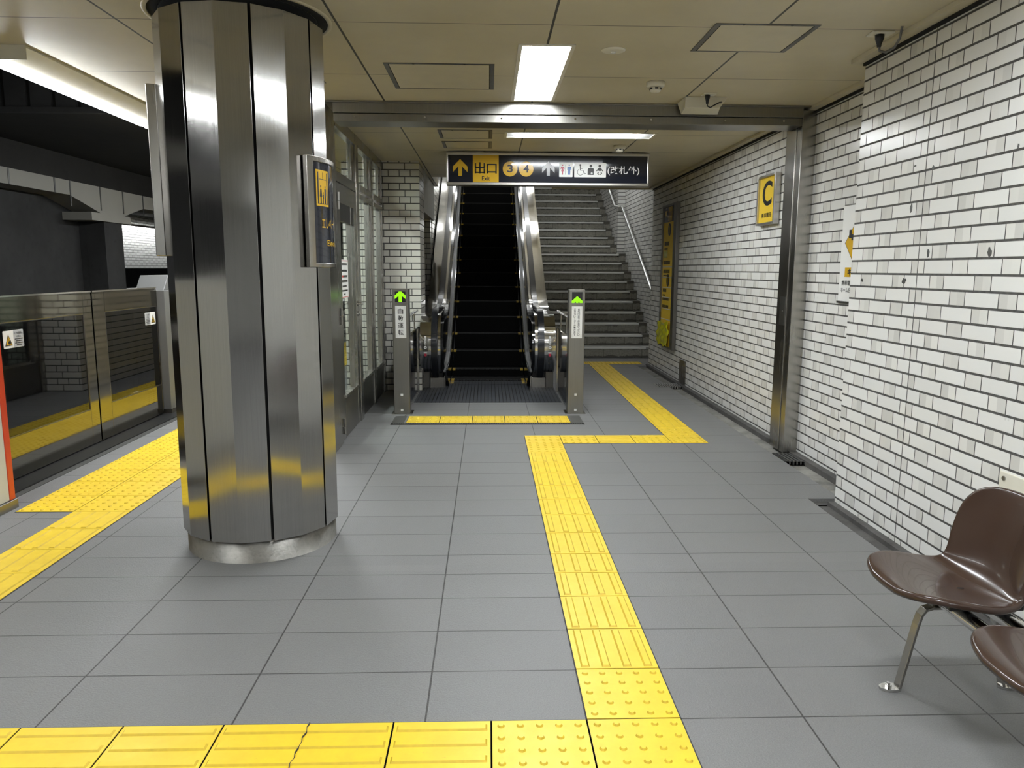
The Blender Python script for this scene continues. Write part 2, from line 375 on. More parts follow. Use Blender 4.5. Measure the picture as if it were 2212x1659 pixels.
# ------------------------------------------------------------------ mesh helper
class MB:
    def __init__(s):
        s.v = []; s.f = []; s.sm = []
    def add(s, vs, fs, smooth=False):
        o = len(s.v)
        s.v += [tuple(a) for a in vs]
        for f in fs:
            s.f.append(tuple(i+o for i in f)); s.sm.append(smooth)
        return s
    def box(s, x0, x1, y0, y1, z0, z1):
        if x0 > x1: x0, x1 = x1, x0
        if y0 > y1: y0, y1 = y1, y0
        if z0 > z1: z0, z1 = z1, z0
        v = [(x0, y0, z0), (x1, y0, z0), (x1, y1, z0), (x0, y1, z0), (x0, y0, z1), (x1, y0, z1), (x1, y1, z1), (x0, y1, z1)]
        return s.add(v, [(3, 2, 1, 0), (4, 5, 6, 7), (0, 1, 5, 4), (1, 2, 6, 5), (2, 3, 7, 6), (3, 0, 4, 7)])
    def hex(s, lo, hi):          # two quads, bottom and top, each counter-clockwise from above
        return s.add(list(lo)+list(hi), [(3, 2, 1, 0), (4, 5, 6, 7), (0, 1, 5, 4), (1, 2, 6, 5), (2, 3, 7, 6), (3, 0, 4, 7)])
    def prism(s, poly, axis, a, b):   # polygon in the two other axes, extruded along axis a..b
        n = len(poly)
        def p(q, t):
            return {'x': (t, q[0], q[1]), 'y': (q[0], t, q[1]), 'z': (q[0], q[1], t)}[axis]
        v = [p(q, a) for q in poly] + [p(q, b) for q in poly]
        f = [tuple(range(n-1, -1, -1)), tuple(range(n, 2*n))]
        f += [(i, (i+1) % n, n+(i+1) % n, n+i) for i in range(n)]
        return s.add(v, f)
    def band(s, A, B, axis, a, b):    # solid between two matched polylines A and B (2D), extruded along axis
        n = len(A)
        def p(q, t):
            return {'x': (t, q[0], q[1]), 'y': (q[0], t, q[1]), 'z': (q[0], q[1], t)}[axis]
        v = [p(q, a) for q in A]+[p(q, a) for q in B]+[p(q, b) for q in A]+[p(q, b) for q in B]
        f = []
        for i in range(n-1):
            f += [(i, i+1, n+i+1, n+i), (2*n+i, 3*n+i, 3*n+i+1, 2*n+i+1), (i, 2*n+i, 2*n+i+1, i+1), (n+i, n+i+1, 3*n+i+1, 3*n+i)]
        f += [(0, n, 3*n, 2*n), (n-1, 3*n-1, 4*n-1, 2*n-1)]
        return s.add(v, f)
    def tube(s, pts, r, seg=12, cap=True):
        pts = [Vector(p) for p in pts]
        n = len(pts); rings = []
        up = None
        for i, p in enumerate(pts):
            d = (pts[min(i+1, n-1)]-pts[max(i-1, 0)]).normalized()
            if up is None:
                up = Vector((0, 0, 1)) if abs(d.z) < 0.9 else Vector((1, 0, 0))
            a = d.cross(up).normalized(); b = a.cross(d).normalized(); up = b
            rings.append([p+(a*math.cos(t)+b*math.sin(t))*r for t in [2*PI*k/seg for k in range(seg)]])
        v = [q for R in rings for q in R]
        f = [(i*seg+k, i*seg+(k+1) % seg, (i+1)*seg+(k+1) % seg, (i+1)*seg+k) for i in range(n-1) for k in range(seg)]
        s.add(v, f, True)
        if cap:
            s.add(rings[0], [tuple(range(seg-1, -1, -1))]); s.add(rings[-1], [tuple(range(seg))])
        return s
    def lathe(s, prof, c, seg=32, smooth=True):     # prof: (r, z), bottom to top or so
        n = len(prof); v = []
        for r, z in prof:
            v += [(c[0]+r*math.cos(2*PI*k/seg), c[1]+r*math.sin(2*PI*k/seg), z) for k in range(seg)]
        f = [(i*seg+k, i*seg+(k+1) % seg, (i+1)*seg+(k+1) % seg, (i+1)*seg+k) for i in range(n-1) for k in range(seg)]
        return s.add(v, f, smooth)
    def cyl(s, c, r, h, axis='z', seg=20):
        poly = [(r*math.cos(2*PI*k/seg), r*math.sin(2*PI*k/seg)) for k in range(seg)]
        if axis == 'z': return s.prism([(c[0]+a, c[1]+b) for a, b in poly], 'z', c[2], c[2]+h)
        if axis == 'y': return s.prism([(c[0]+a, c[2]+b) for a, b in poly], 'y', c[1], c[1]+h)
        return s.prism([(c[1]+a, c[2]+b) for a, b in poly], 'x', c[0], c[0]+h)

def origin_of(o):
    v = Vector((0, 0, 0))
    while o is not None:
        v = v + o.location; o = o.parent
    return v

def build(mb, name, mat, parent=None, bevel=0.0, fix=True, smooth=0):
    if parent is None:
        xs = [p[0] for p in mb.v]; ys = [p[1] for p in mb.v]; zs = [p[2] for p in mb.v]
        loc = Vector(((min(xs)+max(xs))/2, (min(ys)+max(ys))/2, min(zs)))
        off = loc
    else:
        loc = Vector((0, 0, 0)); off = origin_of(parent)
    me = bpy.data.meshes.new(name)
    me.from_pydata([tuple(Vector(p)-off) for p in mb.v], [], mb.f)
    me.polygons.foreach_set('use_smooth', mb.sm)
    me.update()
    if fix:
        bm = bmesh.new(); bm.from_mesh(me)
        bmesh.ops.recalc_face_normals(bm, faces=bm.faces)
        bm.to_mesh(me); bm.free()
    if smooth:
        me.polygons.foreach_set('use_smooth', [True]*len(me.polygons)); me.set_sharp_from_angle(angle=math.radians(smooth))
    me.materials.append(M[mat] if isinstance(mat, str) else mat)
    o = bpy.data.objects.new(name, me)
    o.location = loc
    COL.objects.link(o)
    if parent is not None: o.parent = parent
    if bevel:
        md = o.modifiers.new('bevel', 'BEVEL'); md.width = bevel; md.segments = 2; md.limit_method = 'ANGLE'
    return o

def tag(o, label, cat, group=None, kind=None):
    o['label'] = label; o['category'] = cat
    if group: o['group'] = group
    if kind: o['kind'] = kind
    return o

def struct(mb, name, mat, parent=None, **kw):
    o = build(mb, name, mat, parent, **kw)
    if parent is None: o['kind'] = 'structure'
    return o

def thing(name, loc, label, cat, group=None):
    o = bpy.data.objects.new(name, None)
    o.empty_display_size = 0.1
    o.location = loc
    COL.objects.link(o)
    return tag(o, label, cat, group)

def flat(poly_uv, fr, name, mat, parent, t=0.0008):
    # polygon(s) given in (u, v) on a plane fr(u, v, w) -> xyz, built with a small thickness
    mb = MB()
    polys = poly_uv if isinstance(poly_uv[0][0], (tuple, list)) else [poly_uv]
    for pl in polys:
        n = len(pl)
        v = [fr(a, b, 0) for a, b in pl]+[fr(a, b, t) for a, b in pl]
        mb.add(v, [tuple(range(n-1, -1, -1)), tuple(range(n, 2*n))]+[(i, (i+1) % n, n+(i+1) % n, n+i) for i in range(n)])
    return build(mb, name, mat, parent)

def rect(u0, u1, v0, v1): return [(u0, v0), (u1, v0), (u1, v1), (u0, v1)]
def disc(u, v, r, n=32): return [(u+r*math.cos(2*PI*k/n), v+r*math.sin(2*PI*k/n)) for k in range(n)]

def lettering(txt, fr, u, v, h, mat, parent, width=None, bold=0.0, name='lettering', align='CENTER', w=0.0006, line=1.0):
    # text centred at (u, v); h = full glyph height; width = squeezed/stretched total width
    cu = bpy.data.curves.new('t', 'FONT'); cu.body = txt; cu.align_x = 'LEFT'; cu.offset = bold
    cu.space_line = line
    ob = bpy.data.objects.new('t', cu); COL.objects.link(ob)
    dg = bpy.context.evaluated_depsgraph_get(); dg.update()
    me = bpy.data.meshes.new_from_object(ob.evaluated_get(dg))
    bpy.data.objects.remove(ob); bpy.data.curves.remove(cu)
    xs = [q.co.x for q in me.vertices]; ys = [q.co.y for q in me.vertices]
    x0, x1, y0, y1 = min(xs), max(xs), min(ys), max(ys)
    sv = h/(y1-y0); su = (width/(x1-x0)) if width else sv
    mb = MB()
    mb.add([fr(u+(q.co.x-(x0+x1)/2)*su, v+(q.co.y-(y0+y1)/2)*sv, w) for q in me.vertices], [tuple(pp.vertices) for pp in me.polygons])
    bpy.data.meshes.remove(me)
    return build(mb, name, mat, parent, fix=False)

def slab_cells(x0, x1, y0, y1, holes):
    xs = sorted({x0, x1} | {h[0] for h in holes} | {h[1] for h in holes})
    ys = sorted({y0, y1} | {h[2] for h in holes} | {h[3] for h in holes})
    xs = [a for a in xs if x0 <= a <= x1]; ys = [a for a in ys if y0 <= a <= y1]
    out = []
    for i in range(len(xs)-1):
        for j in range(len(ys)-1):
            cx, cy = (xs[i]+xs[i+1])/2, (ys[j]+ys[j+1])/2
            if not any(h[0] < cx < h[1] and h[2] < cy < h[3] for h in holes):
                out.append((xs[i], xs[i+1], ys[j], ys[j+1]))
    return out

# ================================================================== SETTING
CZ = 2.58            # ceiling height
YB = -9.0            # how far the platform runs behind the camera
YF = 26.0
# ---- floor
mb = MB()
for a in slab_cells(-2.95, 2.40, YB, 11.20, [(1.99, 2.40, YB, 4.46), (2.20, 2.40, 4.46, 11.0)]):
    mb.box(*a, -0.25, 0.0)
mb.box(-0.76, 2.70, 11.20, 12.0, -0.25, 0.0)
mb.box(-2.95, -1.60, 11.20, YF, -0.25, 0.0)
mb.box(-2.95, -1.17, 10.0, 11.25, -0.252, -0.002)
struct(mb, 'floor', 'floor')
# ---- gutters along the right wall
mb = MB(); mb.box(1.99, 2.13, YB, 4.40, -0.20, -0.022); mb.box(1.99, 2.40, 4.38, 4.46, -0.2, -0.022)
struct(mb, 'floor_gutter_near', 'gutter_dark')
mb = MB(); mb.box(2.20, 2.41, 4.46, 11.0, -0.20, -0.028)
struct(mb, 'floor_gutter', 'gutter')
mb = MB(); mb.box(2.345, 2.402, 4.46, 11.05, -0.06, 0.012); mb.box(2.08, 2.125, YB, 4.39, -0.06, 0.004)
struct(mb, 'baseboard_right', 'gutter_dark')
# ---- ceiling
NEAR_LAMP = (0.185, 0.445, 4.215, 5.525)
LINE_LAMP = (0.170, 1.460, 6.79, 7.03)
BACK1 = (0.185, 0.445, -0.6, 0.71)
FILL_BENCH = (0.10, 1.39, 2.10, 2.34)  # unseen lamp added to brighten the near wall and floor
FILL_BACK = (0.55, 1.84, -2.6, -2.36)  # second unseen lamp of the added row, more light from behind
SCREEN = (-2.2, -1.94, 6.6, 7.91)
BACK2 = (0.185, 0.445, -6.0, -4.69)
holes = [NEAR_LAMP, LINE_LAMP, BACK1, BACK2, FILL_BENCH, FILL_BACK, SCREEN, (-0.72, 0.93, 10.05, 11.3)]
mb = MB()
for a in slab_cells(-2.76, 2.70, YB, 11.25, holes):
    mb.box(*a, CZ, CZ+0.10)
mb.box(-2.76, -1.60, 11.25, YF, CZ, CZ+0.10)
struct(mb, 'ceiling', 'ceiling')
# ---- right wall: nearer block, then the recessed stretch
mb = MB(); mb.box(2.125, 2.55, YB, 4.392, -0.2, 2.66); struct(mb, 'wall_right_near', 'wall')
wn_ = bpy.data.objects['wall_right_near']
random.seed(11)
for (cy, cz, w, h) in ((3.623, 1.488, 0.013, 0.022), (3.174, 1.483, 0.016, 0.024), (3.642, 1.892, 0.012, 0.015), (3.806, 1.712, 0.012, 0.028), (3.815, 1.352, 0.022, 0.016), (4.253, 1.350, 0.02, 0.010), (3.06, 1.90, 0.008, 0.012), (3.80, 1.92, 0.012, 0.005)):
    mb = MB(); n = 11; P1 = []
    for k in range(n):
        r = random.uniform(0.6, 1.1); P1.append((cy+w*r*math.cos(2*PI*k/n), cz+h*r*math.sin(2*PI*k/n)))
    mb.prism(P1, 'x', 2.1243, 2.1256); build(mb, 'tile_chip', 'grate', wn_)
random.seed(7)
mb = MB(); mb.box(2.40, 2.75, 4.392, 11.12, -0.2, 2.66); struct(mb, 'wall_right', 'wall')
mb = MB(); mb.box(2.67, 2.95, 11.12, 14.95, -0.2, 8.0); struct(mb, 'wall_right_stair', 'wall')
mb = MB(); mb.box(2.54, 2.95, 14.95, 21.0, -0.2, 9.0); struct(mb, 'wall_right_upper_stair', 'wall')
# cove strips where the right wall meets the ceiling
mb = MB()
mb.box(2.055, 2.124, YB, 4.40, 2.556, 2.5795); mb.box(2.055, 2.40, 4.393, 4.42, 2.556, 2.5795)
mb.box(2.335, 2.399, 4.42, 11.1, 2.556, 2.5795)
struct(mb, 'trim_1', 'cream')
mb = MB(); mb.box(2.110, 2.1245, YB, 4.39, 2.540, 2.556); mb.box(2.385, 2.3995, 4.42, 11.1, 2.540, 2.556)
struct(mb, 'trim_2', 'gap')
# ---- brick block left of the escalator, its niche and the escalator shaft
mb = MB(); mb.box(-1.62, -0.762, 8.65, 9.25, -0.05, CZ+0.02)
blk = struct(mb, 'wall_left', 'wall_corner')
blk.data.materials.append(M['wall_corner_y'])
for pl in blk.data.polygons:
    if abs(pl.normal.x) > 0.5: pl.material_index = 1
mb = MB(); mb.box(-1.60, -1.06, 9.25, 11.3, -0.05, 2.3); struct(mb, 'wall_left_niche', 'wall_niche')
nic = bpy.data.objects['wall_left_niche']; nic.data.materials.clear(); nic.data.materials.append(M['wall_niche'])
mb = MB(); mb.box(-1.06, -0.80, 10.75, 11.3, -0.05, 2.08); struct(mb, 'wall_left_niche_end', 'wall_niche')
mb = MB(); mb.box(-1.10, -0.79, 9.25, 9.31, 0.0, 2.1); struct(mb, 'trim_3', 'steel_dull')
mb = MB(); mb.box(-1.60, -0.765, 9.25, 11.0, 2.08, 2.9); struct(mb, 'wall_left_bulkhead', 'plaster')
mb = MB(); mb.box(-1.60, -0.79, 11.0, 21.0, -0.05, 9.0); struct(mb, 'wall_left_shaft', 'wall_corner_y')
# sloping ceiling over escalator and stairs, with the drop edges
mb = MB()
mb.prism([(10.05, CZ+0.10), (11.4, 3.6), (21.0, 9.1), (21.0, 9.4), (11.3, 3.9), (10.0, 3.0)], 'x', -1.0, 0.93)
mb.prism([(11.25, CZ+0.10), (21.0, 8.25), (21.0, 8.6), (11.2, 3.0)], 'x', 0.93, 2.95)
mb.prism([(10.05, CZ+0.10), (11.4, 3.6), (21.0, 9.1), (21.0, 8.25), (11.25, CZ+0.10)], 'x', 0.925, 0.935)
struct(mb, 'ceiling_slope', 'cream')
mb = MB(); mb.box(-0.95, 0.93, 10.04, 10.10, CZ+0.0, 3.0); mb.box(0.93, 2.68, 11.22, 11.28, CZ-0.02, 3.0)
struct(mb, 'trim_4', 'cream')
mb = MB(); mb.box(-1.0, 2.95, 20.6, 21.0, 0, 9.6); struct(mb, 'wall_back', 'plaster')
mb = MB(); mb.box(0.80, 0.86, 10.4, 20.6, -0.05, 0.0)
mb.prism([(12.0, 0), (20.6, 4.7), (20.6, 0)], 'x', 0.80, 0.86)
struct(mb, 'wall_stair_side', 'plaster')
# ---- room behind the camera
mb = MB(); mb.box(-3.3, 2.55, YB-0.2, YB, -0.25, CZ+0.1); struct(mb, 'wall_front', 'wall_x')

# ---- tunnel on the left
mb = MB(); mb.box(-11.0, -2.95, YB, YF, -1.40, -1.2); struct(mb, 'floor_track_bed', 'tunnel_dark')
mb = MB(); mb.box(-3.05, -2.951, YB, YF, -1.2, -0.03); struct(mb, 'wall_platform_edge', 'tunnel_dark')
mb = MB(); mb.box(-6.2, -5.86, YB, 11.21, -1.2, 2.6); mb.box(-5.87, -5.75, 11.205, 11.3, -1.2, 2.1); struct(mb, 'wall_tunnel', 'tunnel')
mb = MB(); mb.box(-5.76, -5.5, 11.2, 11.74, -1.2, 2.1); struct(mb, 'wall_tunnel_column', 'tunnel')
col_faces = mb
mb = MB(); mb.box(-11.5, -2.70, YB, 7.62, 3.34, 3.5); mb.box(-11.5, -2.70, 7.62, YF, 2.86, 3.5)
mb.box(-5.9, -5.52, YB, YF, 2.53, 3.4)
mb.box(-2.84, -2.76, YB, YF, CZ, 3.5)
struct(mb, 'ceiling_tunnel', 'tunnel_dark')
# ribbed boarding on the step in the tunnel ceiling
mb = MB()
x = -5.5
while x < -2.9:
    mb.box(x, x+0.19, 7.585, 7.6195, 2.90, 3.30); x += 0.235
mb.box(-5.52, -2.85, 7.56, 7.6195, 2.85, 2.90)
struct(mb, 'trim_8', 'tunnel')
# pale fireproof boarding on the beam with its haunches and capital
mb = MB()
xs0, xs1 = -5.86, -5.5
def beamY(y0, z0, y1, z1):
    mb.hex([(xs0, y0, z0), (xs1, y0, z0), (xs1, y1, z1), (xs0, y1, z1)], [(xs0, y0, 2.53), (xs1, y0, 2.53), (xs1, y1, 2.53), (xs0, y1, 2.53)])
beamY(YB, 2.345, 10.35, 2.345); beamY(10.35, 2.345, 11.15, 2.16); beamY(11.15, 2.16, 11.80, 2.16); beamY(11.80, 2.16, 12.5, 2.33); beamY(12.5, 2.33, YF, 2.33)
mb.box(-5.98, -5.46, 10.80, 11.95, 2.05, 2.16)
struct(mb, 'wall_tunnel_beam', 'board')
mb = MB()
y = -8.6
while y < 10.3:
    mb.box(-5.4995, -5.494, y, y+0.03, 2.345, 2.53); y += 0.93
for yy in (10.36, 11.14, 11.81, 12.48, 13.4): mb.box(-5.4995, -5.494, yy, yy+0.025, 2.2, 2.53)
struct(mb, 'trim_5', 'hatch_frame')
# ---- platform across the tracks
mb = MB(); mb.box(-11.2, -10.0, 14, YF+4, -1.2, 2.9); struct(mb, 'wall_far', 'wall')
mb = MB(); mb.box(-9.2, -9.0, 12, YF+4, -1.2, 1.38); struct(mb, 'wall_far_screen', 'tunnel')
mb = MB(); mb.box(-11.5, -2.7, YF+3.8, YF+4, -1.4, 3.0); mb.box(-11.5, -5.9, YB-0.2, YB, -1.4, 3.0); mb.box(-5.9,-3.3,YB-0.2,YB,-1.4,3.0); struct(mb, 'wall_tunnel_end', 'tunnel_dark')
mb = MB(); mb.box(-3.3, -0.7, YF, YF+0.2, -0.3, 2.7); struct(mb, 'wall_platform_end', 'wall_x')

# ================================================================== STAIRS
R_, G_, Y0 = 0.17, 0.305, 12.0
XL = 0.86
stairs = bpy.data.objects.new('stairs', None); stairs.location = (1.75, 12.0, 0); COL.objects.link(stairs); stairs['kind'] = 'structure'
mb = MB()
NS = 28
for i in range(NS):
    xr = 2.67 if i < 10 else 2.54
    mb.box(XL, xr, Y0+G_*i+0.022, Y0+G_*(i+1)+0.03, 0.0 if i == 0 else R_*i-0.02, R_*(i+1)-0.03)
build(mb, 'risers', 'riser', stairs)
mb = MB()
for i in range(NS):
    xr = 2.67 if i < 10 else 2.54
    mb.box(XL, xr, Y0+G_*i+0.03, Y0+G_*(i+1)+0.03, R_*(i+1)-0.03, R_*(i+1)-0.001)
build(mb, 'treads', 'stone_tread', stairs)
mb = MB()
for i in range(NS):
    xr = 2.545 if i < 10 else 2.42
    mb.box(XL, xr, Y0+G_*i-0.002, Y0+G_*i+0.045, R_*(i+1)-0.032, R_*(i+1))
build(mb, 'nosings', 'nosing', stairs, bevel=0.005)
mb = MB()
for i in range(1, NS):
    xr = 2.67 if i < 10 else 2.54
    mb.box(xr-0.125, xr-0.002, Y0+G_*i-0.03, Y0+G_*(i+1)-0.03, R_*i-0.02, R_*(i+1)+0.012)
build(mb, 'stringer_curb', 'riser', stairs, bevel=0.006)

hr = thing('stair_handrail', (2.6, 12.0, 1.07), 'steel tube handrail on the tiled wall beside the stone stairs', 'handrail')
mb = MB()
mb.tube([(2.60, 11.93, 1.06), (2.60, 14.84, 2.60)], 0.027)
mb.tube([(2.60, 14.84, 2.60), (2.58, 14.88, 2.612), (2.49, 14.885, 2.612), (2.465, 14.91, 2.62), (2.465, 18.2, 4.372)], 0.027)
build(mb, 'rail', 'rail_steel', hr)
for yy in (12.4, 13.3, 14.2):
    zz = 1.06+(yy-11.93)*0.5286
    mb = MB(); mb.tube([(2.60, yy, zz-0.015), (2.60, yy, zz-0.07), (2.68, yy, zz-0.09)], 0.009, 8)
    build(mb, 'bracket', 'steel_dull', hr)
for yy in (15.3, 16.4, 17.5):
    zz = 2.69+(yy-15.08)*0.532
    mb = MB(); mb.tube([(2.465, yy, zz-0.015), (2.465, yy, zz-0.07), (2.55, yy, zz-0.09)], 0.009, 8)
    build(mb, 'bracket', 'steel_dull', hr)

# ================================================================== LAMPS
def troffer(h, label, group=None, vert=True):
    x0, x1, y0, y1 = h
    t = thing('ceiling_light', ((x0+x1)/2, (y0+y1)/2, CZ), label, 'ceiling light', group)
    fw = 0.022
    mb = MB()
    z0, z1 = CZ-0.006, CZ-0.0005
    mb.box(x0-fw, x1+fw, y0-fw, y0, z0, z1); mb.box(x0-fw, x1+fw, y1, y1+fw, z0, z1)
    mb.box(x0-fw, x0, y0, y1, z0, z1); mb.box(x1, x1+fw, y0, y1, z0, z1)
    build(mb, 'frame', 'cream_light', t)
    # white reflector: sloping sides up to a flat top
    d = 0.050 if (x1-x0) < (y1-y0) else 0.020
    e = d*0.6
    if (x1-x0) < (y1-y0): ix, iy = 0.05, 0.10
    else: ix, iy = 0.10, 0.05
    lo = [(x0, y0, CZ-0.001), (x1, y0, CZ-0.001), (x1, y1, CZ-0.001), (x0, y1, CZ-0.001)]
    hi = [(x0+ix, y0+iy, CZ+d), (x1-ix, y0+iy, CZ+d), (x1-ix, y1-iy, CZ+d), (x0+ix, y1-iy, CZ+d)]
    mb = MB(); mb.add(lo+hi, [(0, 1, 5, 4), (1, 2, 6, 5), (2, 3, 7, 6), (3, 0, 4, 7), (4, 5, 6, 7)])
    build(mb, 'reflector', 'lamp_side', t, fix=False)
    mb = MB(); mb.box(x0+ix+0.004, x1-ix-0.004, y0+iy+0.004, y1-iy-0.004, CZ+d-min(0.030, d*0.8), CZ+d-0.003)
    build(mb, 'diffuser', 'lamp', t)
    return t
troffer(NEAR_LAMP, 'bright recessed fluorescent ceiling light in front of the steel shutter beam', 'fluorescent ceiling lights')
troffer(LINE_LAMP, 'long thin fluorescent ceiling light set crosswise beyond the shutter beam, above the exit sign', 'fluorescent ceiling lights')
troffer(BACK1, 'recessed fluorescent ceiling light overhead, nearest to the bench end', 'fluorescent ceiling lights')
troffer(BACK2, 'recessed fluorescent ceiling light farthest back along the platform', 'fluorescent ceiling lights')

troffer(FILL_BENCH, 'unseen fill light added in the ceiling, crosswise over the brown bench', 'fluorescent ceiling lights')
troffer(FILL_BACK, 'unseen fill light added in the ceiling, crosswise behind the bench', 'fluorescent ceiling lights')
troffer(SCREEN, 'recessed fluorescent ceiling light on the platform side of the glass screen', 'fluorescent ceiling lights')

def strip_lamp(y0, y1, label):
    t = thing('platform_light', (-2.6, (y0+y1)/2, CZ), label, 'strip light', 'platform edge strip lights')
    mb = MB()
    mb.prism([(-2.74, CZ-0.001), (-2.74, CZ-0.035), (-2.60, CZ-0.075), (-2.475, CZ-0.012), (-2.475, CZ-0.001)], 'y', y0, y1)
    build(mb, 'housing', 'cream_light', t)
    mb = MB(); mb.box(-2.725, -2.615, y0+0.05, y1-0.02, CZ-0.088, CZ-0.04)
    mb = MB()
    mb.prism([(-2.735, CZ-0.0375), (-2.605, CZ-0.075), (-2.615, CZ-0.098), (-2.70, CZ-0.088)], 'y', y0+0.04, y1-0.015)
    build(mb, 'tube_cover', 'lamp_strip', t)
    mb = MB(); mb.box(-2.742, -2.472, y0-0.006, y0, CZ-0.077, CZ-0.001)
    build(mb, 'end_cap', 'cream_light', t)
    return t
strip_lamp(4.34, 6.20, 'fluorescent strip light over the platform edge, its near end left of the steel pillar')
strip_lamp(6.22, 8.6, 'fluorescent strip light over the platform edge, next one along and hidden by the pillar')
strip_lamp(9.5, 13.0, 'fluorescent strip light over the platform edge, farthest along behind the pillar')
strip_lamp(-1.0, 2.9, 'fluorescent strip light over the platform edge beside the near white casing')
strip_lamp(-7.0, -3.0, 'fluorescent strip light over the platform edge, rearmost along the platform')
for b, lab, mt in (((-0.70, 0.90, 12.88, 12.98, 4.06, 4.11), 'lower fluorescent tube light in the sloping ceiling over the escalator', 'lamp_esc'),
              ((-0.70, 0.90, 14.28, 14.38, 4.80, 4.85), 'upper fluorescent tube light in the sloping ceiling over the escalator', 'lamp_esc'),
              ((1.2, 2.3, 13.6, 13.8, 3.62, 3.68), 'unseen fill light added under the sloping ceiling over the stone stairs', 'fill_stair'),
              ((0.2, 2.2, 17.6, 17.8, 5.80, 5.88), 'topmost unseen fill light added in the stairwell', 'fill_stair')):
    t = thing('stairwell_light', ((b[0]+b[1])/2, b[2], b[5]), lab, 'tube light', 'stairwell tube lights')
    mb = MB(); mb.box(*b); build(mb, 'tube', mt, t)
    mb = MB(); mb.box(b[0]-0.02, b[1]+0.02, b[2]-0.03, b[3]+0.03, b[5]+0.001, b[5]+0.06); build(mb, 'housing', 'cream_light', t)
t = thing('far_platform_light', (-9.7, 19, 2.46), 'long strip light on the platform across the tracks', 'strip light')
mb = MB(); mb.box(-9.75, -9.6, 13.5, YF+3, 2.44, 2.50); build(mb, 'tube', 'lamp_far', t)
mb = MB(); mb.box(-9.8, -9.55, 13.5, YF+3, 2.501, 2.56); build(mb, 'housing', 'cream_light', t)

# ================================================================== STEEL PILLAR
PC = (-1.179, 3.851); PR = 0.387
pil = thing('steel_pillar', (PC[0], PC[1], 0), 'round steel clad pillar with faceted panels and dark vertical joints', 'pillar')
def pp(a, r): return (PC[0]+r*math.cos(math.radians(a)), PC[1]+r*math.sin(math.radians(a)))
mb = MB(); mb.lathe([(0.366, 0.012), (0.369, 0.0), (0.369, 0.0), (0.369, 0.105), (0.34, 0.112)], PC, 64)
build(mb, 'base_ring', 'steel_worn', pil)
mb = MB(); mb.lathe([(0.358, 0.105), (0.358, CZ-0.002)], PC, 48); build(mb, 'core', 'gap', pil)
for k in range(8):
    a0 = -112.5+45*k
    g = 0.9
    vs = []
    for (a, r) in ((a0+g, PR*0.9985), (a0+22.5, PR), (a0+45-g, PR*0.9985)):
        vs.append(pp(a, r))
    inn = [pp(a0+45-g, PR-0.024), pp(a0+22.5, PR-0.022), pp(a0+g, PR-0.024)]
    mb = MB(); mb.prism(vs+inn, 'z', 0.108, 2.535)
    build(mb, 'cladding_panel', 'steel', pil, bevel=0.0015)
mb = MB(); mb.lathe([(0.358, CZ-0.0012), (0.408, CZ-0.0012), (0.408, CZ-0.0004)], PC, 64); build(mb, 'ceiling_gap', 'gap', pil)
mb = MB(); mb.lathe([(0.406, CZ-0.001), (0.407, CZ-0.006), (0.424, CZ-0.006), (0.428, CZ-0.001)], PC, 64)
build(mb, 'ceiling_collar', 'cream', pil)

def arc_fr(R):      # u = arc length from angle 0, v = height, w outward
    def fr(u, v, w=0):
        a = u/R
        return (PC[0]+(R+w)*math.cos(a), PC[1]+(R+w)*math.sin(a), v)
    return fr
def arc_band(mb, a0, a1, r0, r1, z0, z1, n=24):
    A = [pp(a0+(a1-a0)*k/n, r0) for k in range(n+1)]; B = [pp(a0+(a1-a0)*k/n, r1) for k in range(n+1)]
    mb.band(A, B, 'z', z0, z1); return mb
es = thing('elevator_sign', pp(0, 0.40)+(1.40,), 'curved dark elevator sign with yellow pictogram wrapped round the pillar', 'sign')
z0, z1 = 1.408, 1.925
mb = MB(); arc_band(mb, -29, 26, 0.3875, 0.407, z0+0.02, z1-0.02); build(mb, 'panel', 'sign_dark', es)
mb = MB(); arc_band(mb, -33, 28, 0.3875, 0.414, z1-0.024, z1); arc_band(mb, -33, 28, 0.3875, 0.414, z0, z0+0.020)
arc_band(mb, -34, -28, 0.3875, 0.414, z0, z1, 4); arc_band(mb, 25, 30, 0.3875, 0.414, z0, z1, 4)
build(mb, 'frame', 'steel_frame', es, bevel=0.003)
F = arc_fr(0.4075)
def pic(mb_polys, mat, name='pictogram', t=0.0008): return flat(mb_polys, F, name, mat, es, t)
cols = 24
def strip_polys(u0, u1, v0, v1, n=14):
    return [rect(u0+(u1-u0)*k/n, u0+(u1-u0)*(k+1)/n+1e-5, v0, v1) for k in range(n)]
uc = -0.121
F2 = arc_fr(0.4085)
pic(strip_polys(uc-0.057, uc+0.057, 1.698, 1.866, 8), 'sign_yellow')
P_ = [rect(uc-0.047, uc-0.038, 1.708, 1.856), rect(uc+0.038, uc+0.047, 1.708, 1.856)]
P_ += strip_polys(uc-0.033, uc+0.033, 1.822, 1.8245, 5)+[rect(uc-0.001, uc+0.001, 1.8245, 1.856)]+strip_polys(uc-0.033, uc+0.033, 1.708, 1.711, 5)
def person(u, v, h, dress=False):
    s = h; a = h*0.6
    out = [[(u+0.075*a*math.cos(k*PI/7), v+0.92*s+0.075*s*math.sin(k*PI/7)) for k in range(14)]]
    if dress: out += [[(u-0.10*a, v+0.80*s), (u-0.20*a, v+0.36*s), (u+0.20*a, v+0.36*s), (u+0.10*a, v+0.80*s)]]
    else: out += [rect(u-0.15*a, u+0.15*a, v+0.42*s, v+0.81*s)]
    return out+[rect(u-0.09*a, u-0.015*a, v, v+0.42*s), rect(u+0.015*a, u+0.09*a, v, v+0.42*s)]
P_ += person(uc-0.020, 1.711, 0.085, True)+person(uc+0.001, 1.711, 0.054)+person(uc+0.021, 1.711, 0.085)
flat(P_, F2, 'pictogram_figures', 'ink', es)
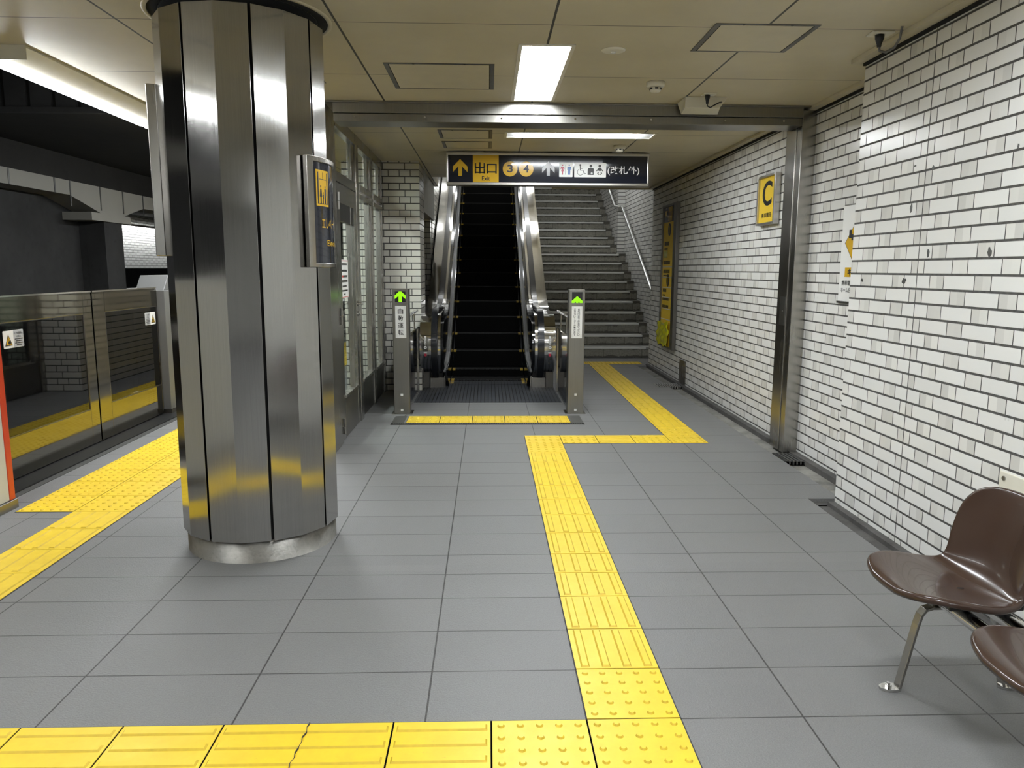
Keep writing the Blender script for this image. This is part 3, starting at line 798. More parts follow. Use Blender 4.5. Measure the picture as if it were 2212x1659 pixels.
lettering('エレベーター', F, -0.028, 1.619, 0.054, 'sign_yellow', es, width=0.22)
lettering('Elevator', F, 0.005, 1.526, 0.030, 'sign_yellow', es, width=0.19, bold=0.01)

t = thing('pillar_side_sign', pp(165, 0.40)+(1.46,), 'steel framed sign board seen edge-on on the track side of the pillar', 'sign')
mb = MB(); arc_band(mb, 141, 194, 0.3875, 0.418, 1.48, 2.23); build(mb, 'panel', 'sign_dark', t)
mb = MB(); arc_band(mb, 138, 198, 0.3875, 0.430, 2.225, 2.25); arc_band(mb, 138, 198, 0.3875, 0.430, 1.46, 1.485)
arc_band(mb, 193, 198.5, 0.3875, 0.432, 1.46, 2.25, 4); arc_band(mb, 137.5, 142, 0.3875, 0.432, 1.46, 2.25, 4)
build(mb, 'frame', 'steel_frame', t, bevel=0.003)
for zz in (1.55, 1.86, 2.12):
    q = pp(197.5, 0.432); mb = MB(); mb.cyl((q[0]+0.004, q[1]-0.003, zz), 0.005, 0.008, 'y', 10)
    build(mb, 'screw', 'steel_dull', t)

# ================================================================== TACTILE PAVING
def tactile(name, label, blocks):
    # blocks: (x0, x1, y0, y1, kind) kind 'dot', 'x' or 'y' bars
    mb = MB()
    g = 0.003
    ng = 0
    for (x0, x1, y0, y1, kd) in blocks:
        mb.box(x0-0.002, x1+0.002, y0-0.002, y1+0.002, -0.019, 0.0012); ng += 6
    for (x0, x1, y0, y1, kd) in blocks:
        mb.box(x0+g, x1-g, y0+g, y1-g, -0.02, 0.0035)
        zt = 0.0035
        if kd == 'dot':
            nx = max(2, round((x1-x0)/0.06)); ny = max(2, round((y1-y0)/0.06))
            for i in range(nx):
                for j in range(ny):
                    cx = x0+(x1-x0)*(i+0.5)/nx; cy = y0+(y1-y0)*(j+0.5)/ny
                    n = 12
                    lo = [(cx+0.0125*math.cos(2*PI*k/n), cy+0.0125*math.sin(2*PI*k/n), zt-0.0005) for k in range(n)]
                    hi = [(cx+0.0075*math.cos(2*PI*k/n), cy+0.0075*math.sin(2*PI*k/n), zt+0.005) for k in range(n)]
                    mb.add(lo+hi, [(k, (k+1) % n, n+(k+1) % n, n+k) for k in range(n)], True)
                    mb.add(hi, [tuple(range(n))])
        else:
            for i in range(4):
                if kd == 'y':
                    c = x0+(x1-x0)*(i+0.5)/4
                    a, b, cc, d = c-0.0165, c+0.0165, y0+0.012, y1-0.012
                else:
                    c = y0+(y1-y0)*(i+0.5)/4
                    a, b, cc, d = x0+0.012, x1-0.012, c-0.0165, c+0.0165
                e = 0.006
                mb.hex([(a, cc, zt-0.0005), (b, cc, zt-0.0005), (b, d, zt-0.0005), (a, d, zt-0.0005)],
                       [(a+e, cc+e, zt+0.005), (b-e, cc+e, zt+0.005), (b-e, d-e, zt+0.005), (a+e, d-e, zt+0.005)])
    o = build(mb, name, 'tactile')
    o.location.z = -0.02
    o.data.materials.append(M['tactile_side'])
    o.data.materials.append(M['grout'])
    for pl in o.data.polygons:
        if 0.15 < abs(pl.normal.z) < 0.95: pl.material_index = 1
        if pl.index < ng: pl.material_index = 2
    return tag(o, label, 'tactile paving', 'yellow tactile paving strips')
ya, yb = 1.878, 2.178
tactile('tactile_paving', 'yellow tactile paving row crossing the bottom foreground, bars then dots',
        [(0.31, 0.61, ya, yb, 'dot'), (0.01, 0.31, ya, yb, 'dot'), (-0.294, 0.01, ya, yb, 'x'), (-0.818, -0.294, ya, yb, 'x'),
         (-1.125, -0.818, ya, yb, 'x'), (-1.436, -1.125, ya, yb, 'x'), (-1.74, -1.436, ya, yb, 'x'), (-2.07, -1.74, ya, yb, 'x')])
strip0 = bpy.data.objects['tactile_paving']
mb = MB(); pts = []
for k in range(13):
    t_ = k/12.0
    pts.append((-0.552-0.012*t_+random.uniform(-0.006, 0.006), yb-0.002-(yb-ya-0.004)*t_))
mb.band([(p[0]-0.0011, p[1]) for p in pts], [(p[0]+0.0011, p[1]) for p in pts], 'z', 0.003, 0.0088)
build(mb, 'crack', 'grout', strip0)
rows = [2.178, 2.478, 2.778, 3.078, 3.334, 3.572]+[3.572+0.3*k for k in range(1, 10)]
bl = []
for i in range(len(rows)-1):
    bl.append((0.31, 0.61, rows[i], rows[i+1], 'dot' if i == 0 or rows[i] > 5.6 else 'y'))
tactile('tactile_paving', 'long yellow tactile paving path of bars running up the middle of the floor', bl)
yj0, yj1 = 5.972, 6.272
tactile('tactile_paving', 'short yellow tactile paving row joining the middle path to the path by the right wall',
        [(0.61, 0.91, yj0, yj1, 'dot'), (0.91, 1.21, yj0, yj1, 'x'), (1.21, 1.51, yj0, yj1, 'dot')])
bl = [(1.51, 1.81, 5.972+0.3*k, 6.272+0.3*k, 'dot' if k < 2 else 'y') for k in range(17)]
bl[-1] = (1.51, 1.81, 10.772, 11.135, 'y')
tactile('tactile_paving', 'yellow tactile paving path leading to the foot of the stone stairs', bl)
tactile('tactile_paving', 'yellow tactile paving dots in a row before the bottom stair',
        [(1.21, 1.51, 11.14, 11.44, 'dot'), (1.51, 1.81, 11.14, 11.44, 'dot'), (1.81, 2.06, 11.14, 11.44, 'dot'), (2.06, 2.32, 11.14, 11.44, 'dot')])
tactile('tactile_paving', 'yellow tactile paving row of five dotted tiles between the two escalator posts',
        [(-0.755+0.3045*k, -0.755+0.3045*(k+1), 6.815, 7.135, 'dot') for k in range(5)])
bl = []
yy = 4.285
while yy < 20:
    bl += [(-2.735, -2.405, yy, yy+0.31, 'dot'), (-2.405, -2.075, yy, yy+0.31, 'dot')]; yy += 0.31
tactile('tactile_paving', 'yellow tactile paving, two dotted tiles wide, along the platform screen doors', bl)
bl = []
yy = 4.285
while yy > 2.2:
    bl.append((-2.405, -2.075, max(2.178, yy-0.30), yy, 'y')); yy -= 0.30
bl.append((-2.405, -2.075, ya, yb, 'dot'))
tactile('tactile_paving', 'yellow tactile paving path of bars on the left, between pillar and white casing', bl)

# ================================================================== SHUTTER FRAME
sf = thing('shutter_frame', (0.6, 5.70, 0), 'steel shutter guide frame, ceiling beam and right hand post', 'shutter frame')
mb = MB(); mb.box(-1.10, 2.29, 5.62, 5.70, 2.50, CZ-0.0008); mb.box(-1.10, 2.29, 5.66, 5.86, 2.445, CZ-0.0008)
mb.box(-1.10, 2.29, 5.635, 5.66, 2.445, 2.497); mb.box(-1.17, 2.40, 5.60, 5.622, CZ-0.012, CZ-0.001)
build(mb, 'header_beam', 'steel_dull', sf, bevel=0.002)
for bx in (-0.95, -0.45, 0.10, 0.63, 1.18, 1.72, 2.15):
    mb = MB(); mb.cyl((bx, 5.629, 2.475), 0.007, 0.007, 'y', 12); build(mb, 'bolt', 'chrome', sf)
mb = MB()
mb.box(2.292, 2.399, 5.64, 5.72, 0, 2.555)
mb.box(2.300, 2.399, 5.72, 5.745, 0, 2.555)
mb.box(2.292, 2.399, 5.745, 5.93, 0, 2.555)
build(mb, 'guide_post', 'steel_frame', sf, bevel=0.004)
mb = MB(); mb.box(2.2885, 2.2915, 5.76, 5.86, 0.98, 1.20); build(mb, 'switch_cover', 'steel_dull', sf)
mb = MB(); mb.cyl((2.285, 5.80, 1.09), 0.006, 0.004, 'x', 12); build(mb, 'key_lock', 'chrome', sf)
mb = MB(); mb.box(-1.24, -1.165, 5.64, 5.93, 0, 2.575); build(mb, 'guide_post', 'steel_frame', sf, bevel=0.004)

# ================================================================== GLAZED SCREEN LEFT OF THE ESCALATOR
XP = -1.17
def bxp(mb, y0, y1, z0, z1, d0=0.0, d1=0.06): return mb.box(XP-d1, XP-d0, y0, y1, z0, z1)
scr = bpy.data.objects.new('wall_glass_screen', None); scr.location = (XP, 7.3, 0); COL.objects.link(scr); scr['kind'] = 'structure'
mb = MB()
bxp(mb, 5.935, 6.02, 0, CZ-0.002); bxp(mb, 6.93, 7.065, 0, CZ-0.002); bxp(mb, 7.80, 7.92, 0, CZ-0.002); bxp(mb, 8.56, 8.645, 0, CZ-0.002)
build(mb, 'mullions', 'steel_frame', scr, bevel=0.004)
mb = MB()
bxp(mb, 6.02, 8.56, 2.505, CZ-0.002, 0.004, 0.055); bxp(mb, 6.02, 6.93, 2.075, 2.155, 0.004, 0.055)
bxp(mb, 7.065, 7.80, 2.10, 2.16, -0.006, 0.055); bxp(mb, 7.92, 8.56, 2.10, 2.16, -0.006, 0.055)
bxp(mb, 7.065, 7.80, 2.03, 2.075, -0.004, 0.055); bxp(mb, 7.92, 8.56, 2.03, 2.075, -0.004, 0.055)
for a, b in ((6.02, 6.93), (7.065, 7.80), (7.92, 8.56)):
    bxp(mb, b-0.16, b, 2.16, 2.505, 0.012, 0.05)
    bxp(mb, a, b, 2.475, 2.505, -0.004, 0.05)
for a, b in ((7.065, 7.80), (7.92, 8.56)):
    bxp(mb, b-0.15, b, 0.36, 2.03, 0.012, 0.05)
    bxp(mb, b-0.165, b-0.15, 0.36, 2.03, 0.0, 0.05)
    bxp(mb, a, b, 0.345, 0.375, -0.010, 0.05)
build(mb, 'rails', 'steel_frame', scr, bevel=0.003)
mb = MB()
for a, b in ((7.065, 7.80), (7.92, 8.56)): bxp(mb, a, b, 0.012, 0.345, 0.014, 0.04)
build(mb, 'kick_panels', 'steel_dark', scr)
for i, (a, b, z0, z1) in enumerate(((6.02, 6.77, 2.155, 2.475), (7.065, 7.64, 2.16, 2.475), (7.92, 8.40, 2.16, 2.475), (7.065, 7.635, 0.375, 2.03), (7.92, 8.395, 0.375, 2.03))):
    w = bpy.data.objects.new('window_%d' % (i+1), None); w.location = (XP, a, z0); COL.objects.link(w); w['kind'] = 'structure'
    mb = MB(); bxp(mb, a, b, z0, z1, 0.026, 0.032); build(mb, 'glass_pane', 'glass', w)
dr = bpy.data.objects.new('door_1', None); dr.location = (XP, 6.47, 0); COL.objects.link(dr); dr['kind'] = 'structure'
mb = MB()
bxp(mb, 6.025, 6.17, 0.012, 2.068, 0.004, 0.048); bxp(mb, 6.80, 6.925, 0.012, 2.068, 0.004, 0.048)
bxp(mb, 6.17, 6.80, 1.92, 2.068, 0.004, 0.048); bxp(mb, 6.17, 6.80, 0.345, 0.37, -0.008, 0.048)
bxp(mb, 6.62, 6.635, 0.37, 1.92, 0.0, 0.045)
build(mb, 'stiles', 'steel_frame', dr, bevel=0.003)
mb = MB(); bxp(mb, 6.17, 6.80, 0.012, 0.345, 0.010, 0.040); build(mb, 'kick_panel', 'steel_dull', dr)
mb = MB(); bxp(mb, 6.17, 6.80, 1.78, 1.92, 0.006, 0.044); build(mb, 'closer_box', 'black', dr)
mb = MB(); bxp(mb, 6.17, 6.80, 0.37, 1.78, 0.022, 0.028); build(mb, 'glass_pane', 'glass', dr)
for z0, z1 in ((0.07, 0.20), (0.96, 1.09), (1.86, 1.99)):
    mb = MB(); mb.cyl((XP+0.008, 6.045, z0), 0.011, (z1-z0)/2-0.003); mb.cyl((XP+0.008, 6.045, (z0+z1)/2+0.003), 0.011, (z1-z0)/2-0.003)
    build(mb, 'hinge', 'steel_dull', dr)
mb = MB(); mb.cyl((XP-0.003, 6.87, 1.09), 0.024, 0.01, 'x'); mb.tube([(XP+0.004, 6.87, 1.09), (XP+0.05, 6.87, 1.09), (XP+0.052, 6.84, 1.09), (XP+0.05, 6.76, 1.088)], 0.009, 10)
build(mb, 'lever_handle', 'chrome', dr)
mb = MB(); mb.cyl((XP-0.003, 6.87, 1.0), 0.022, 0.012, 'x'); mb.cyl((XP+0.008, 6.87, 1.0), 0.010, 0.012, 'x'); build(mb, 'lock_cylinder', 'chrome', dr)

nt = thing('door_notice', (XP-0.02, 6.37, 1.16), 'white paper notice with small print taped to the glass door', 'notice')
def frP(u, v, w=0): return (XP-0.0215+w, 6.19+u, v)
flat(rect(0, 0.34, 1.16, 1.475), frP, 'sheet', 'paper', nt)
frP2 = lambda u, v, w=0: frP(u, v, w+0.001)
def lines(fr, rows_, mat, parent, name='printed_lines'):
    for (u0, u1, v, h) in rows_:
        ps = []
        u = u0
        while u < u1-0.004:
            l = random.uniform(0.5, 0.95)*h
            ps.append(rect(u, min(u+l, u1), v, v+h)); u += l+0.25*h
        flat(ps, fr, 'print_line', mat, parent, 0.0004)
flat(rect(0.0, 0.34, 1.463, 1.468), frP2, 'top_border', 'red_ink', nt, 0.0004)
flat(rect(0, 0.34, 1.165, 1.17), frP2, 'bottom_border', 'red_ink', nt, 0.0004)
lines(frP2, [(0.05, 0.29, 1.43, 0.016), (0.04, 0.30, 1.375, 0.018), (0.12, 0.30, 1.33, 0.018), (0.04, 0.30, 1.29, 0.018), (0.08, 0.26, 1.25, 0.015), (0.04, 0.30, 1.215, 0.013), (0.13, 0.2, 1.185, 0.012)], 'ink', nt)
lines(frP2, [(0.03, 0.16, 1.33, 0.018)], 'red_ink', nt)

# ================================================================== HANGING EXIT SIGN
sx, sy, sz0, sz1 = 0.612, 7.86, 2.247, 2.566
SW = 2.06
sg = thing('exit_sign', (sx, 7.95, sz0), 'wide dark hanging exit sign with yellow 出口 square, circled 3 and 4 and toilet symbols', 'sign')
mb = MB(); mb.box(sx-SW/2+0.01, sx+SW/2-0.01, sy+0.012, sy+0.15, sz0+0.012, sz1-0.008); build(mb, 'housing', 'steel_dull', sg)
mb = MB(); b = 0.026
mb.box(sx-SW/2, sx+SW/2, sy-0.004, sy+0.165, sz0, sz0+b); mb.box(sx-SW/2, sx+SW/2, sy-0.004, sy+0.165, sz1-b, sz1)
mb.box(sx-SW/2, sx-SW/2+0.018, sy-0.004, sy+0.165, sz0+b, sz1-b); mb.box(sx+SW/2-0.018, sx+SW/2, sy-0.004, sy+0.165, sz0+b, sz1-b)
build(mb, 'frame', 'sign_frame', sg, bevel=0.004)
mb = MB(); mb.box(sx-SW/2+0.018, sx+SW/2-0.018, sy+0.006, sy+0.0115, sz0+b, sz1-b); build(mb, 'panel', 'sign_dark', sg)
for px_ in (-0.75, 0.75):
    mb = MB(); mb.box(sx+px_-0.10, sx+px_+0.10, sy+0.02, sy+0.14, sz1+0.0005, CZ-0.0005); build(mb, 'ceiling_bracket', 'steel_dull', sg)
K = 1/876.0
def frS(u, v, w=0): return (sx+(u-995)*K, sy+0.0055-w, 2.4065-(v-277)*K)
def up_arrow(cx, cy, w, h, th):
    # arrow with sloping arms, (cx, cy) centre, pixel units, v downward
    t_ = cy-h/2; bt = cy+h/2
    return [[(cx, t_), (cx+w/2, t_+w*0.5), (cx+w/2, t_+w*0.5+th*1.5), (cx+th/2, t_+th*1.95), (cx+th/2, bt), (cx-th/2, bt), (cx-th/2, t_+th*1.95), (cx-w/2, t_+w*0.5+th*1.5), (cx-w/2, t_+w*0.5)]]
flat(up_arrow(215, 268, 130, 145, 32), frS, 'arrow', 'sign_yellow', sg)
flat(rect(327, 556, 155, 397), frS, 'exit_square', 'sign_yellow', sg)
frS2 = lambda u, v, w=0: frS(u, v, w+0.001)
# 出口 in heavy square strokes
bk = [rect(345, 357, 230, 274), rect(422, 434, 230, 274), rect(345, 434, 262, 274), rect(383, 396, 222, 318),
      rect(345, 357, 276, 318), rect(422, 434, 276, 318), rect(345, 434, 303, 315)]
bk += [rect(450, 463, 235, 318), rect(526, 539, 235, 318), rect(450, 539, 235, 247), rect(450, 539, 298, 310)]
flat(bk, frS2, 'lettering', 'ink', sg)
lettering('Exit', frS2, 443, 360, -36, 'ink', sg, width=72, bold=0.02)
for cx, ch in ((657, '3'), (800, '4')):
    flat(disc(cx, 277, 65, 40), frS, 'number_disc', 'sign_yellow', sg)
    lettering(ch, frS2, cx, 274, -66, 'ink', sg, width=48, bold=0.025)
flat(up_arrow(997, 272, 112, 124, 28), frS, 'arrow', 'sign_grey', sg)
def rrect(u0, u1, v0, v1, r, n=6):
    o = []
    for (cx, cy, a) in ((u1-r, v1-r, 0), (u0+r, v1-r, 90), (u0+r, v0+r, 180), (u1-r, v0+r, 270)):
        o += [(cx+r*math.cos(math.radians(a+90*k/n)), cy+r*math.sin(math.radians(a+90*k/n))) for k in range(n+1)]
    return o
flat(rrect(1094, 1214, 219, 343, 5), frS, 'toilet_plate', 'sign_white', sg)
flat(rrect(1229, 1513, 219, 344, 6), frS, 'access_plate', 'sign_white', sg)
def g2(x, y): return (1180-940+0, 0)
def U(x): return (1180+x/10.055-940)*4.148
def V(y): return (330+y/10.05-300)*4.148
def Q(*p): return [(U(a), V(b)) for a, b in p]
def dsc(x, y, r): return disc(U(x), V(y), r*0.4126, 20)
flat([dsc(312, 284, 15), Q((278, 315), (345, 315), (355, 365), (345, 372), (333, 340), (327, 360), (345, 410), (325, 410), (322, 480), (302, 480), (298, 410), (280, 410), (297, 360), (291, 340), (280, 372), (268, 365))], frS2, 'woman_symbol', 'sign_red', sg)
flat([dsc(456, 284, 15), Q((415, 315), (496, 315), (498, 378), (484, 378), (480, 345), (476, 480), (460, 480), (456, 395), (452, 480), (432, 480), (430, 345), (427, 378), (413, 378))], frS2, 'man_symbol', 'sign_blue', sg)
flat(Q((374, 272), (386, 272), (386, 480), (374, 480)), frS2, 'divider_bar', 'ink', sg)
wc = [dsc(692, 278, 20), Q((684, 295), (700, 295), (706, 350), (742, 350), (742, 358), (706, 358), (708, 382), (760, 382), (795, 452), (820, 442), (822, 452), (790, 468), (755, 392), (690, 392))]
ring = []
for k in range(18):
    a0 = math.radians(-20+k*250/18+10); a1 = math.radians(-20+(k+1)*250/18+10)
    ring.append(Q((697+70*math.cos(a0), 423+70*math.sin(a0)), (697+70*math.cos(a1), 423+70*math.sin(a1)), (697+61*math.cos(a1), 423+61*math.sin(a1)), (697+61*math.cos(a0), 423+61*math.sin(a0))))
flat(wc+ring, frS2, 'wheelchair_symbol', 'ink', sg)
flat([dsc(923, 297, 29), Q((855, 482), (855, 370), (868, 345), (890, 338), (955, 338), (980, 345), (992, 370), (988, 482))], frS2, 'ostomate_symbol', 'ink', sg)
frS3 = lambda u, v, w=0: frS(u, v, w+0.002)
flat([Q((936, 422), (950, 422), (950, 468), (936, 468)), Q((921, 438), (966, 438), (966, 452), (921, 452))], frS3, 'ostomate_cross', 'sign_white', sg)
flat([dsc(1116, 297, 30), Q((1085, 340), (1145, 340), (1192, 395), (1180, 406), (1146, 378), (1146, 398), (1086, 398), (1086, 378), (1050, 406), (1038, 395)),
      Q((1075, 415), (1095, 425), (1088, 452), (1108, 470), (1098, 483), (1060, 455)), Q((1155, 415), (1135, 425), (1142, 452), (1122, 470), (1132, 483), (1170, 455))], frS2, 'baby_symbol', 'ink', sg)
lettering('(改札外)', frS, (1525+1812)/2, 285, -78, 'sign_white', sg, width=285, bold=0.014)

# ================================================================== RIGHT WALL SIGNS
cs = thing('wall_sign', (2.39, 6.47, 1.79), 'small yellow framed wall sign with a big letter C beside the shutter post', 'sign')
def frW(X_):
    return lambda u, v, w=0: (X_-w, -u, v)     # u increases towards the camera = rightwards in view
F = frW(2.366)
mb = MB(); mb.box(2.367, 2.399, 6.29, 6.665, 1.80, 2.185); build(mb, 'panel', 'sign_yellow_wall', cs)
mb = MB(); mb.box(2.350, 2.399, 6.265, 6.292, 1.785, 2.20); mb.box(2.350, 2.399, 6.655, 6.682, 1.785, 2.20)
mb.box(2.350, 2.399, 6.292, 6.655, 1.785, 1.805); mb.box(2.350, 2.399, 6.292, 6.655, 2.180, 2.20); build(mb, 'frame', 'sign_frame', cs, bevel=0.002)
lettering('C', F, -6.473, 2.046, 0.205, 'ink', cs, width=0.215, bold=0.022)
lettering('乗車階段', F, -6.473, 1.866, 0.042, 'ink', cs, width=0.225, bold=0.008)

gs = thing('wall_sign', (2.38, 9.9, 0.38), 'tall narrow yellow exit guide sign on the far right wall, vinyl sheet over its foot', 'sign')
F = frW(2.368)
mb = MB(); mb.box(2.369, 2.399, 9.66, 10.26, 0.40, 2.02); build(mb, 'yellow_panel', 'sign_yellow_wall', gs)
mb = MB(); mb.box(2.369, 2.399, 9.66, 10.26, 2.02, 2.225); build(mb, 'header_panel', 'sign_dark', gs)
mb = MB(); mb.box(2.350, 2.399, 9.52, 9.66, 0.38, 2.245); mb.box(2.350, 2.399, 10.26, 10.30, 0.38, 2.245)
mb.box(2.350, 2.399, 9.66, 10.26, 0.38, 0.402); mb.box(2.350, 2.399, 9.66, 10.26, 2.223, 2.245); build(mb, 'frame', 'steel_dark', gs, bevel=0.003)
flat(rect(-10.02, -9.82, 2.035, 2.21), F, 'exit_square', 'sign_yellow', gs)
Fb = lambda u, v, w=0: F(u, v, w+0.0012)
lettering('出口', Fb, -9.92, 2.125, 0.06, 'ink', gs, width=0.15, bold=0.008)
lettering('Exit', Fb, -9.92, 2.06, 0.025, 'ink', gs)
flat([[(-10.20, 2.17), (-10.07, 2.17), (-10.10, 2.145), (-10.06, 2.08), (-10.085, 2.055), (-10.135, 2.12), (-10.175, 2.09), (-10.20, 2.115)]], F, 'arrow', 'sign_yellow', gs)
for zc, ch in ((1.92, '3'), (1.265, '4')):
    flat(disc(-9.93, zc, 0.082, 32), F, 'number_disc', 'ink', gs)
    lettering(ch, Fb, -9.93, zc, 0.10, 'sign_yellow', gs, width=0.05, bold=0.02)
lines(F, [(-10.18, -9.92, 1.72, 0.05), (-10.18, -10.0, 1.665, 0.02), (-10.20, -9.85, 1.475, 0.045), (-10.20, -9.85, 1.36, 0.045), (-10.2, -9.98, 1.32, 0.016),
          (-10.2, -10.0, 1.11, 0.045), (-10.2, -10.05, 1.06, 0.016), (-10.2, -9.86, 1.0, 0.045), (-10.2, -9.86, 0.90, 0.04)], 'ink', gs)
flat([rect(-10.21, -10.0, 1.56, 1.655)], F, 'patch', 'plastic_sheet', gs)
flat([rect(-10.255, -9.665, z_, z_+0.010) for z_ in (1.435, 1.30, 1.165, 1.035, 0.885, 0.745)], F, 'divider', 'sign_white', gs)
mb = MB(); n1, n2 = 14, 22; v = []
for i in range(n1+1):
    for j in range(n2+1):
        yy = 9.72+0.62*i/n1; zz = 0.405+0.31*j/n2+0.02*math.sin(i*0.9)
        v.append((2.350-0.012-0.010*math.sin(i*1.7+j*0.35)-0.008*math.sin(j*0.8+i*0.4), yy, zz))
mb.add(v, [(i*(n2+1)+j, (i+1)*(n2+1)+j, (i+1)*(n2+1)+j+1, i*(n2+1)+j+1) for i in range(n1) for j in range(n2)], True)
o = build(mb, 'vinyl_sheet', 'plastic_sheet', gs); o['label'] = 'bright yellow vinyl sheet taped over the foot of the sign'
md = o.modifiers.new('solid', 'SOLIDIFY'); md.thickness = 0.002

po = thing('warning_poster', (2.395, 4.80, 1.19), 'white warning poster with yellow diamond half hidden behind the wall corner', 'poster')
F = frW(2.3925)
flat(rect(-5.106, -4.50, 1.20, 1.83), frW(2.3985), 'board', 'paper', po, 0.005)
cy_, cz_, hd = 4.80, 1.585, 0.255
flat([[(-cy_, cz_+hd), (-cy_-hd, cz_), (-cy_, cz_-hd), (-cy_+hd, cz_)]], F, 'diamond_border', 'ink', po)
Fb = lambda u, v, w=0: F(u, v, w+0.001)
h2 = hd-0.008
flat([[(-cy_, cz_+h2), (-cy_-h2, cz_), (-cy_, cz_-h2), (-cy_+h2, cz_)]], Fb, 'diamond', 'sign_yellow', po)
Fc = lambda u, v, w=0: F(u, v, w+0.002)
flat([rect(-5.00, -4.965, 1.615, 1.67), rect(-4.965, -4.93, 1.60, 1.64)], Fc, 'phone_symbol', 'ink', po)
flat([rect(-5.03, -4.60, 1.362, 1.425)], F, 'caption_box', 'sign_yellow', po)
lettering('キ', Fb, -4.962, 1.393, 0.045, 'ink', po, width=0.055, bold=0.03)
lettering('携帯電話', F, -4.985, 1.322, 0.034, 'ink', po, width=0.16, bold=0.008)
lettering('ホームを歩', F, -4.985, 1.275, 0.034, 'ink', po, width=0.17, bold=0.008)
mb = MB(); mb.box(2.386, 2.399, 4.5, 5.112, 1.186, 1.20); build(mb, 'bottom_rail', 'steel_dull', po)
mb = MB(); mb.box(2.390, 2.399, 4.5, 5.09, 1.83, 1.838); build(mb, 'top_rail', 'steel_dull', po)

tp = thing('access_plate', (2.12, 2.7, 0.28), 'cream steel cover plate screwed to the tiles behind the brown bench', 'cover plate')
mb = MB(); mb.box(2.117, 2.1245, 2.50, 2.96, 0.28, 0.59); build(mb, 'plate', 'cream_light', tp, bevel=0.002)
for yy, zz in ((2.93, 0.565), (2.53, 0.565), (2.93, 0.31), (2.53, 0.31)):
    mb = MB(); mb.cyl((2.112, yy, zz), 0.009, 0.005, 'x', 12); build(mb, 'screw', 'steel_dull', tp)
wp = tag(build(MB().box(2.385, 2.4035, 8.985, 9.25, -0.01, 0.305), 'wall_plate', 'steel_dark', bevel=0.002), 'dark steel cover plate standing at the foot of the far right wall', 'cover plate')

def grating(label, x0, x1, y0, y1, n, mat='grate', along='y', zt=0.004):
    t = thing('drain_grate', ((x0+x1)/2, (y0+y1)/2, 0), label, 'drain grate')
    mb = MB()
    mb.box(x0, x1, y0, y0+0.012, -0.018, zt); mb.box(x0, x1, y1-0.012, y1, -0.018, zt); mb.box(x0, x0+0.012, y0, y1, -0.018, zt); mb.box(x1-0.012, x1, y0, y1, -0.018, zt)
    build(mb, 'frame', mat, t)
    mb = MB()
    for k in range(n):
        if along == 'y':
            c = x0+(x1-x0)*(k+0.5)/n; mb.box(c-0.3*(x1-x0)/n, c+0.25*(x1-x0)/n, y0, y1, -0.018, zt)
        else:
            c = y0+(y1-y0)*(k+0.5)/n; mb.box(x0, x1, c-0.3*(y1-y0)/n, c+0.25*(y1-y0)/n, -0.018, zt)
    build(mb, 'bars', mat, t)
    mb = MB(); mb.box(x0, x1, y0, y1, -0.03, -0.0185) if zt < 0.003 else mb.box(x0+0.002, x1-0.002, y0+0.002, y1-0.002, 0.0004, 0.0012); build(mb, 'pit', 'gap', t)
    return t
grating('galvanised drain grate under the dark cover plate by the far right wall', 2.055, 2.385, 8.93, 9.20, 11, 'grate_light')
grating('grimy drain grate at the foot of the shutter post', 2.205, 2.40, 5.35, 5.63, 7, 'grate')
grating('long narrow comb drain before the dotted tiles at the escalator posts', -0.885, 0.885, 6.735, 6.79, 110, 'grate')
for sx_, lab in ((-0.83, 'dark metal floor hatch at the foot of the left escalator post'), (0.83, 'dark metal floor hatch at the foot of the right escalator post')):
    tag(build(MB().box(sx_-0.055, sx_+0.055, 6.80, 7.14, -0.01, 0.003), 'floor_hatch', 'grate'), lab, 'floor hatch')

# ================================================================== ESCALATOR
esc = thing('escalator', (0, 10.0, 0), 'black stepped escalator with polished steel sides going up behind the exit sign', 'escalator')
def rail_path(z_off=0.0, r_off=0.0, y_end=18.5):
    # profile in (y, z): up round the newel, along the flat, through the bend and up the 30 degree slope
    cy, cz, r = 8.78, 0.545, 0.345+r_off
    pts = []
    for k in range(0, 41):
        a = math.radians(250-160*k/40.0)      # 250 -> 90 deg
        pts.append((cy+r*math.cos(a), cz+(r)*math.sin(a)))
    ztop = cz+r
    y1, y2 = 9.20, 10.02
    for k in range(1, 13):
        t = k/12.0
        yy = y1+(y2-y1)*t
        pts.append((yy, ztop+0.577*(y2-y1)*t*t/2))
    zz = ztop+0.577*(y2-y1)/2
    for yy in (11, 12, 13, 14, 15, 16, 17, y_end):
        pts.append((yy, zz+0.577*(yy-y2)))
    return pts
def lower_of(pts, d):
    out = []
    for i, p in enumerate(pts):
        a = pts[max(0, i-1)]; b = pts[min(len(pts)-1, i+1)]
        t = Vector((b[0]-a[0], b[1]-a[1])).normalized()
        out.append((p[0]+t.y*d, p[1]-t.x*d))
    return out
def side_poly(path, y_foot=8.95):
    # closed outline: base, newel arc, top path, then the underside parallel to the slope
    top = path
    return [(9.6, 0.0), (y_foot, 0.0), (y_foot, 0.20)]+top+[(18.5, top[-1][1]-0.75), (10.6, 0.32), (9.9, 0.06)]
path_deck = rail_path(0, 0.0)
path_trim = rail_path(0, 0.012)
path_belt_o = rail_path(0, 0.068)
path_belt_i = rail_path(0, 0.020)
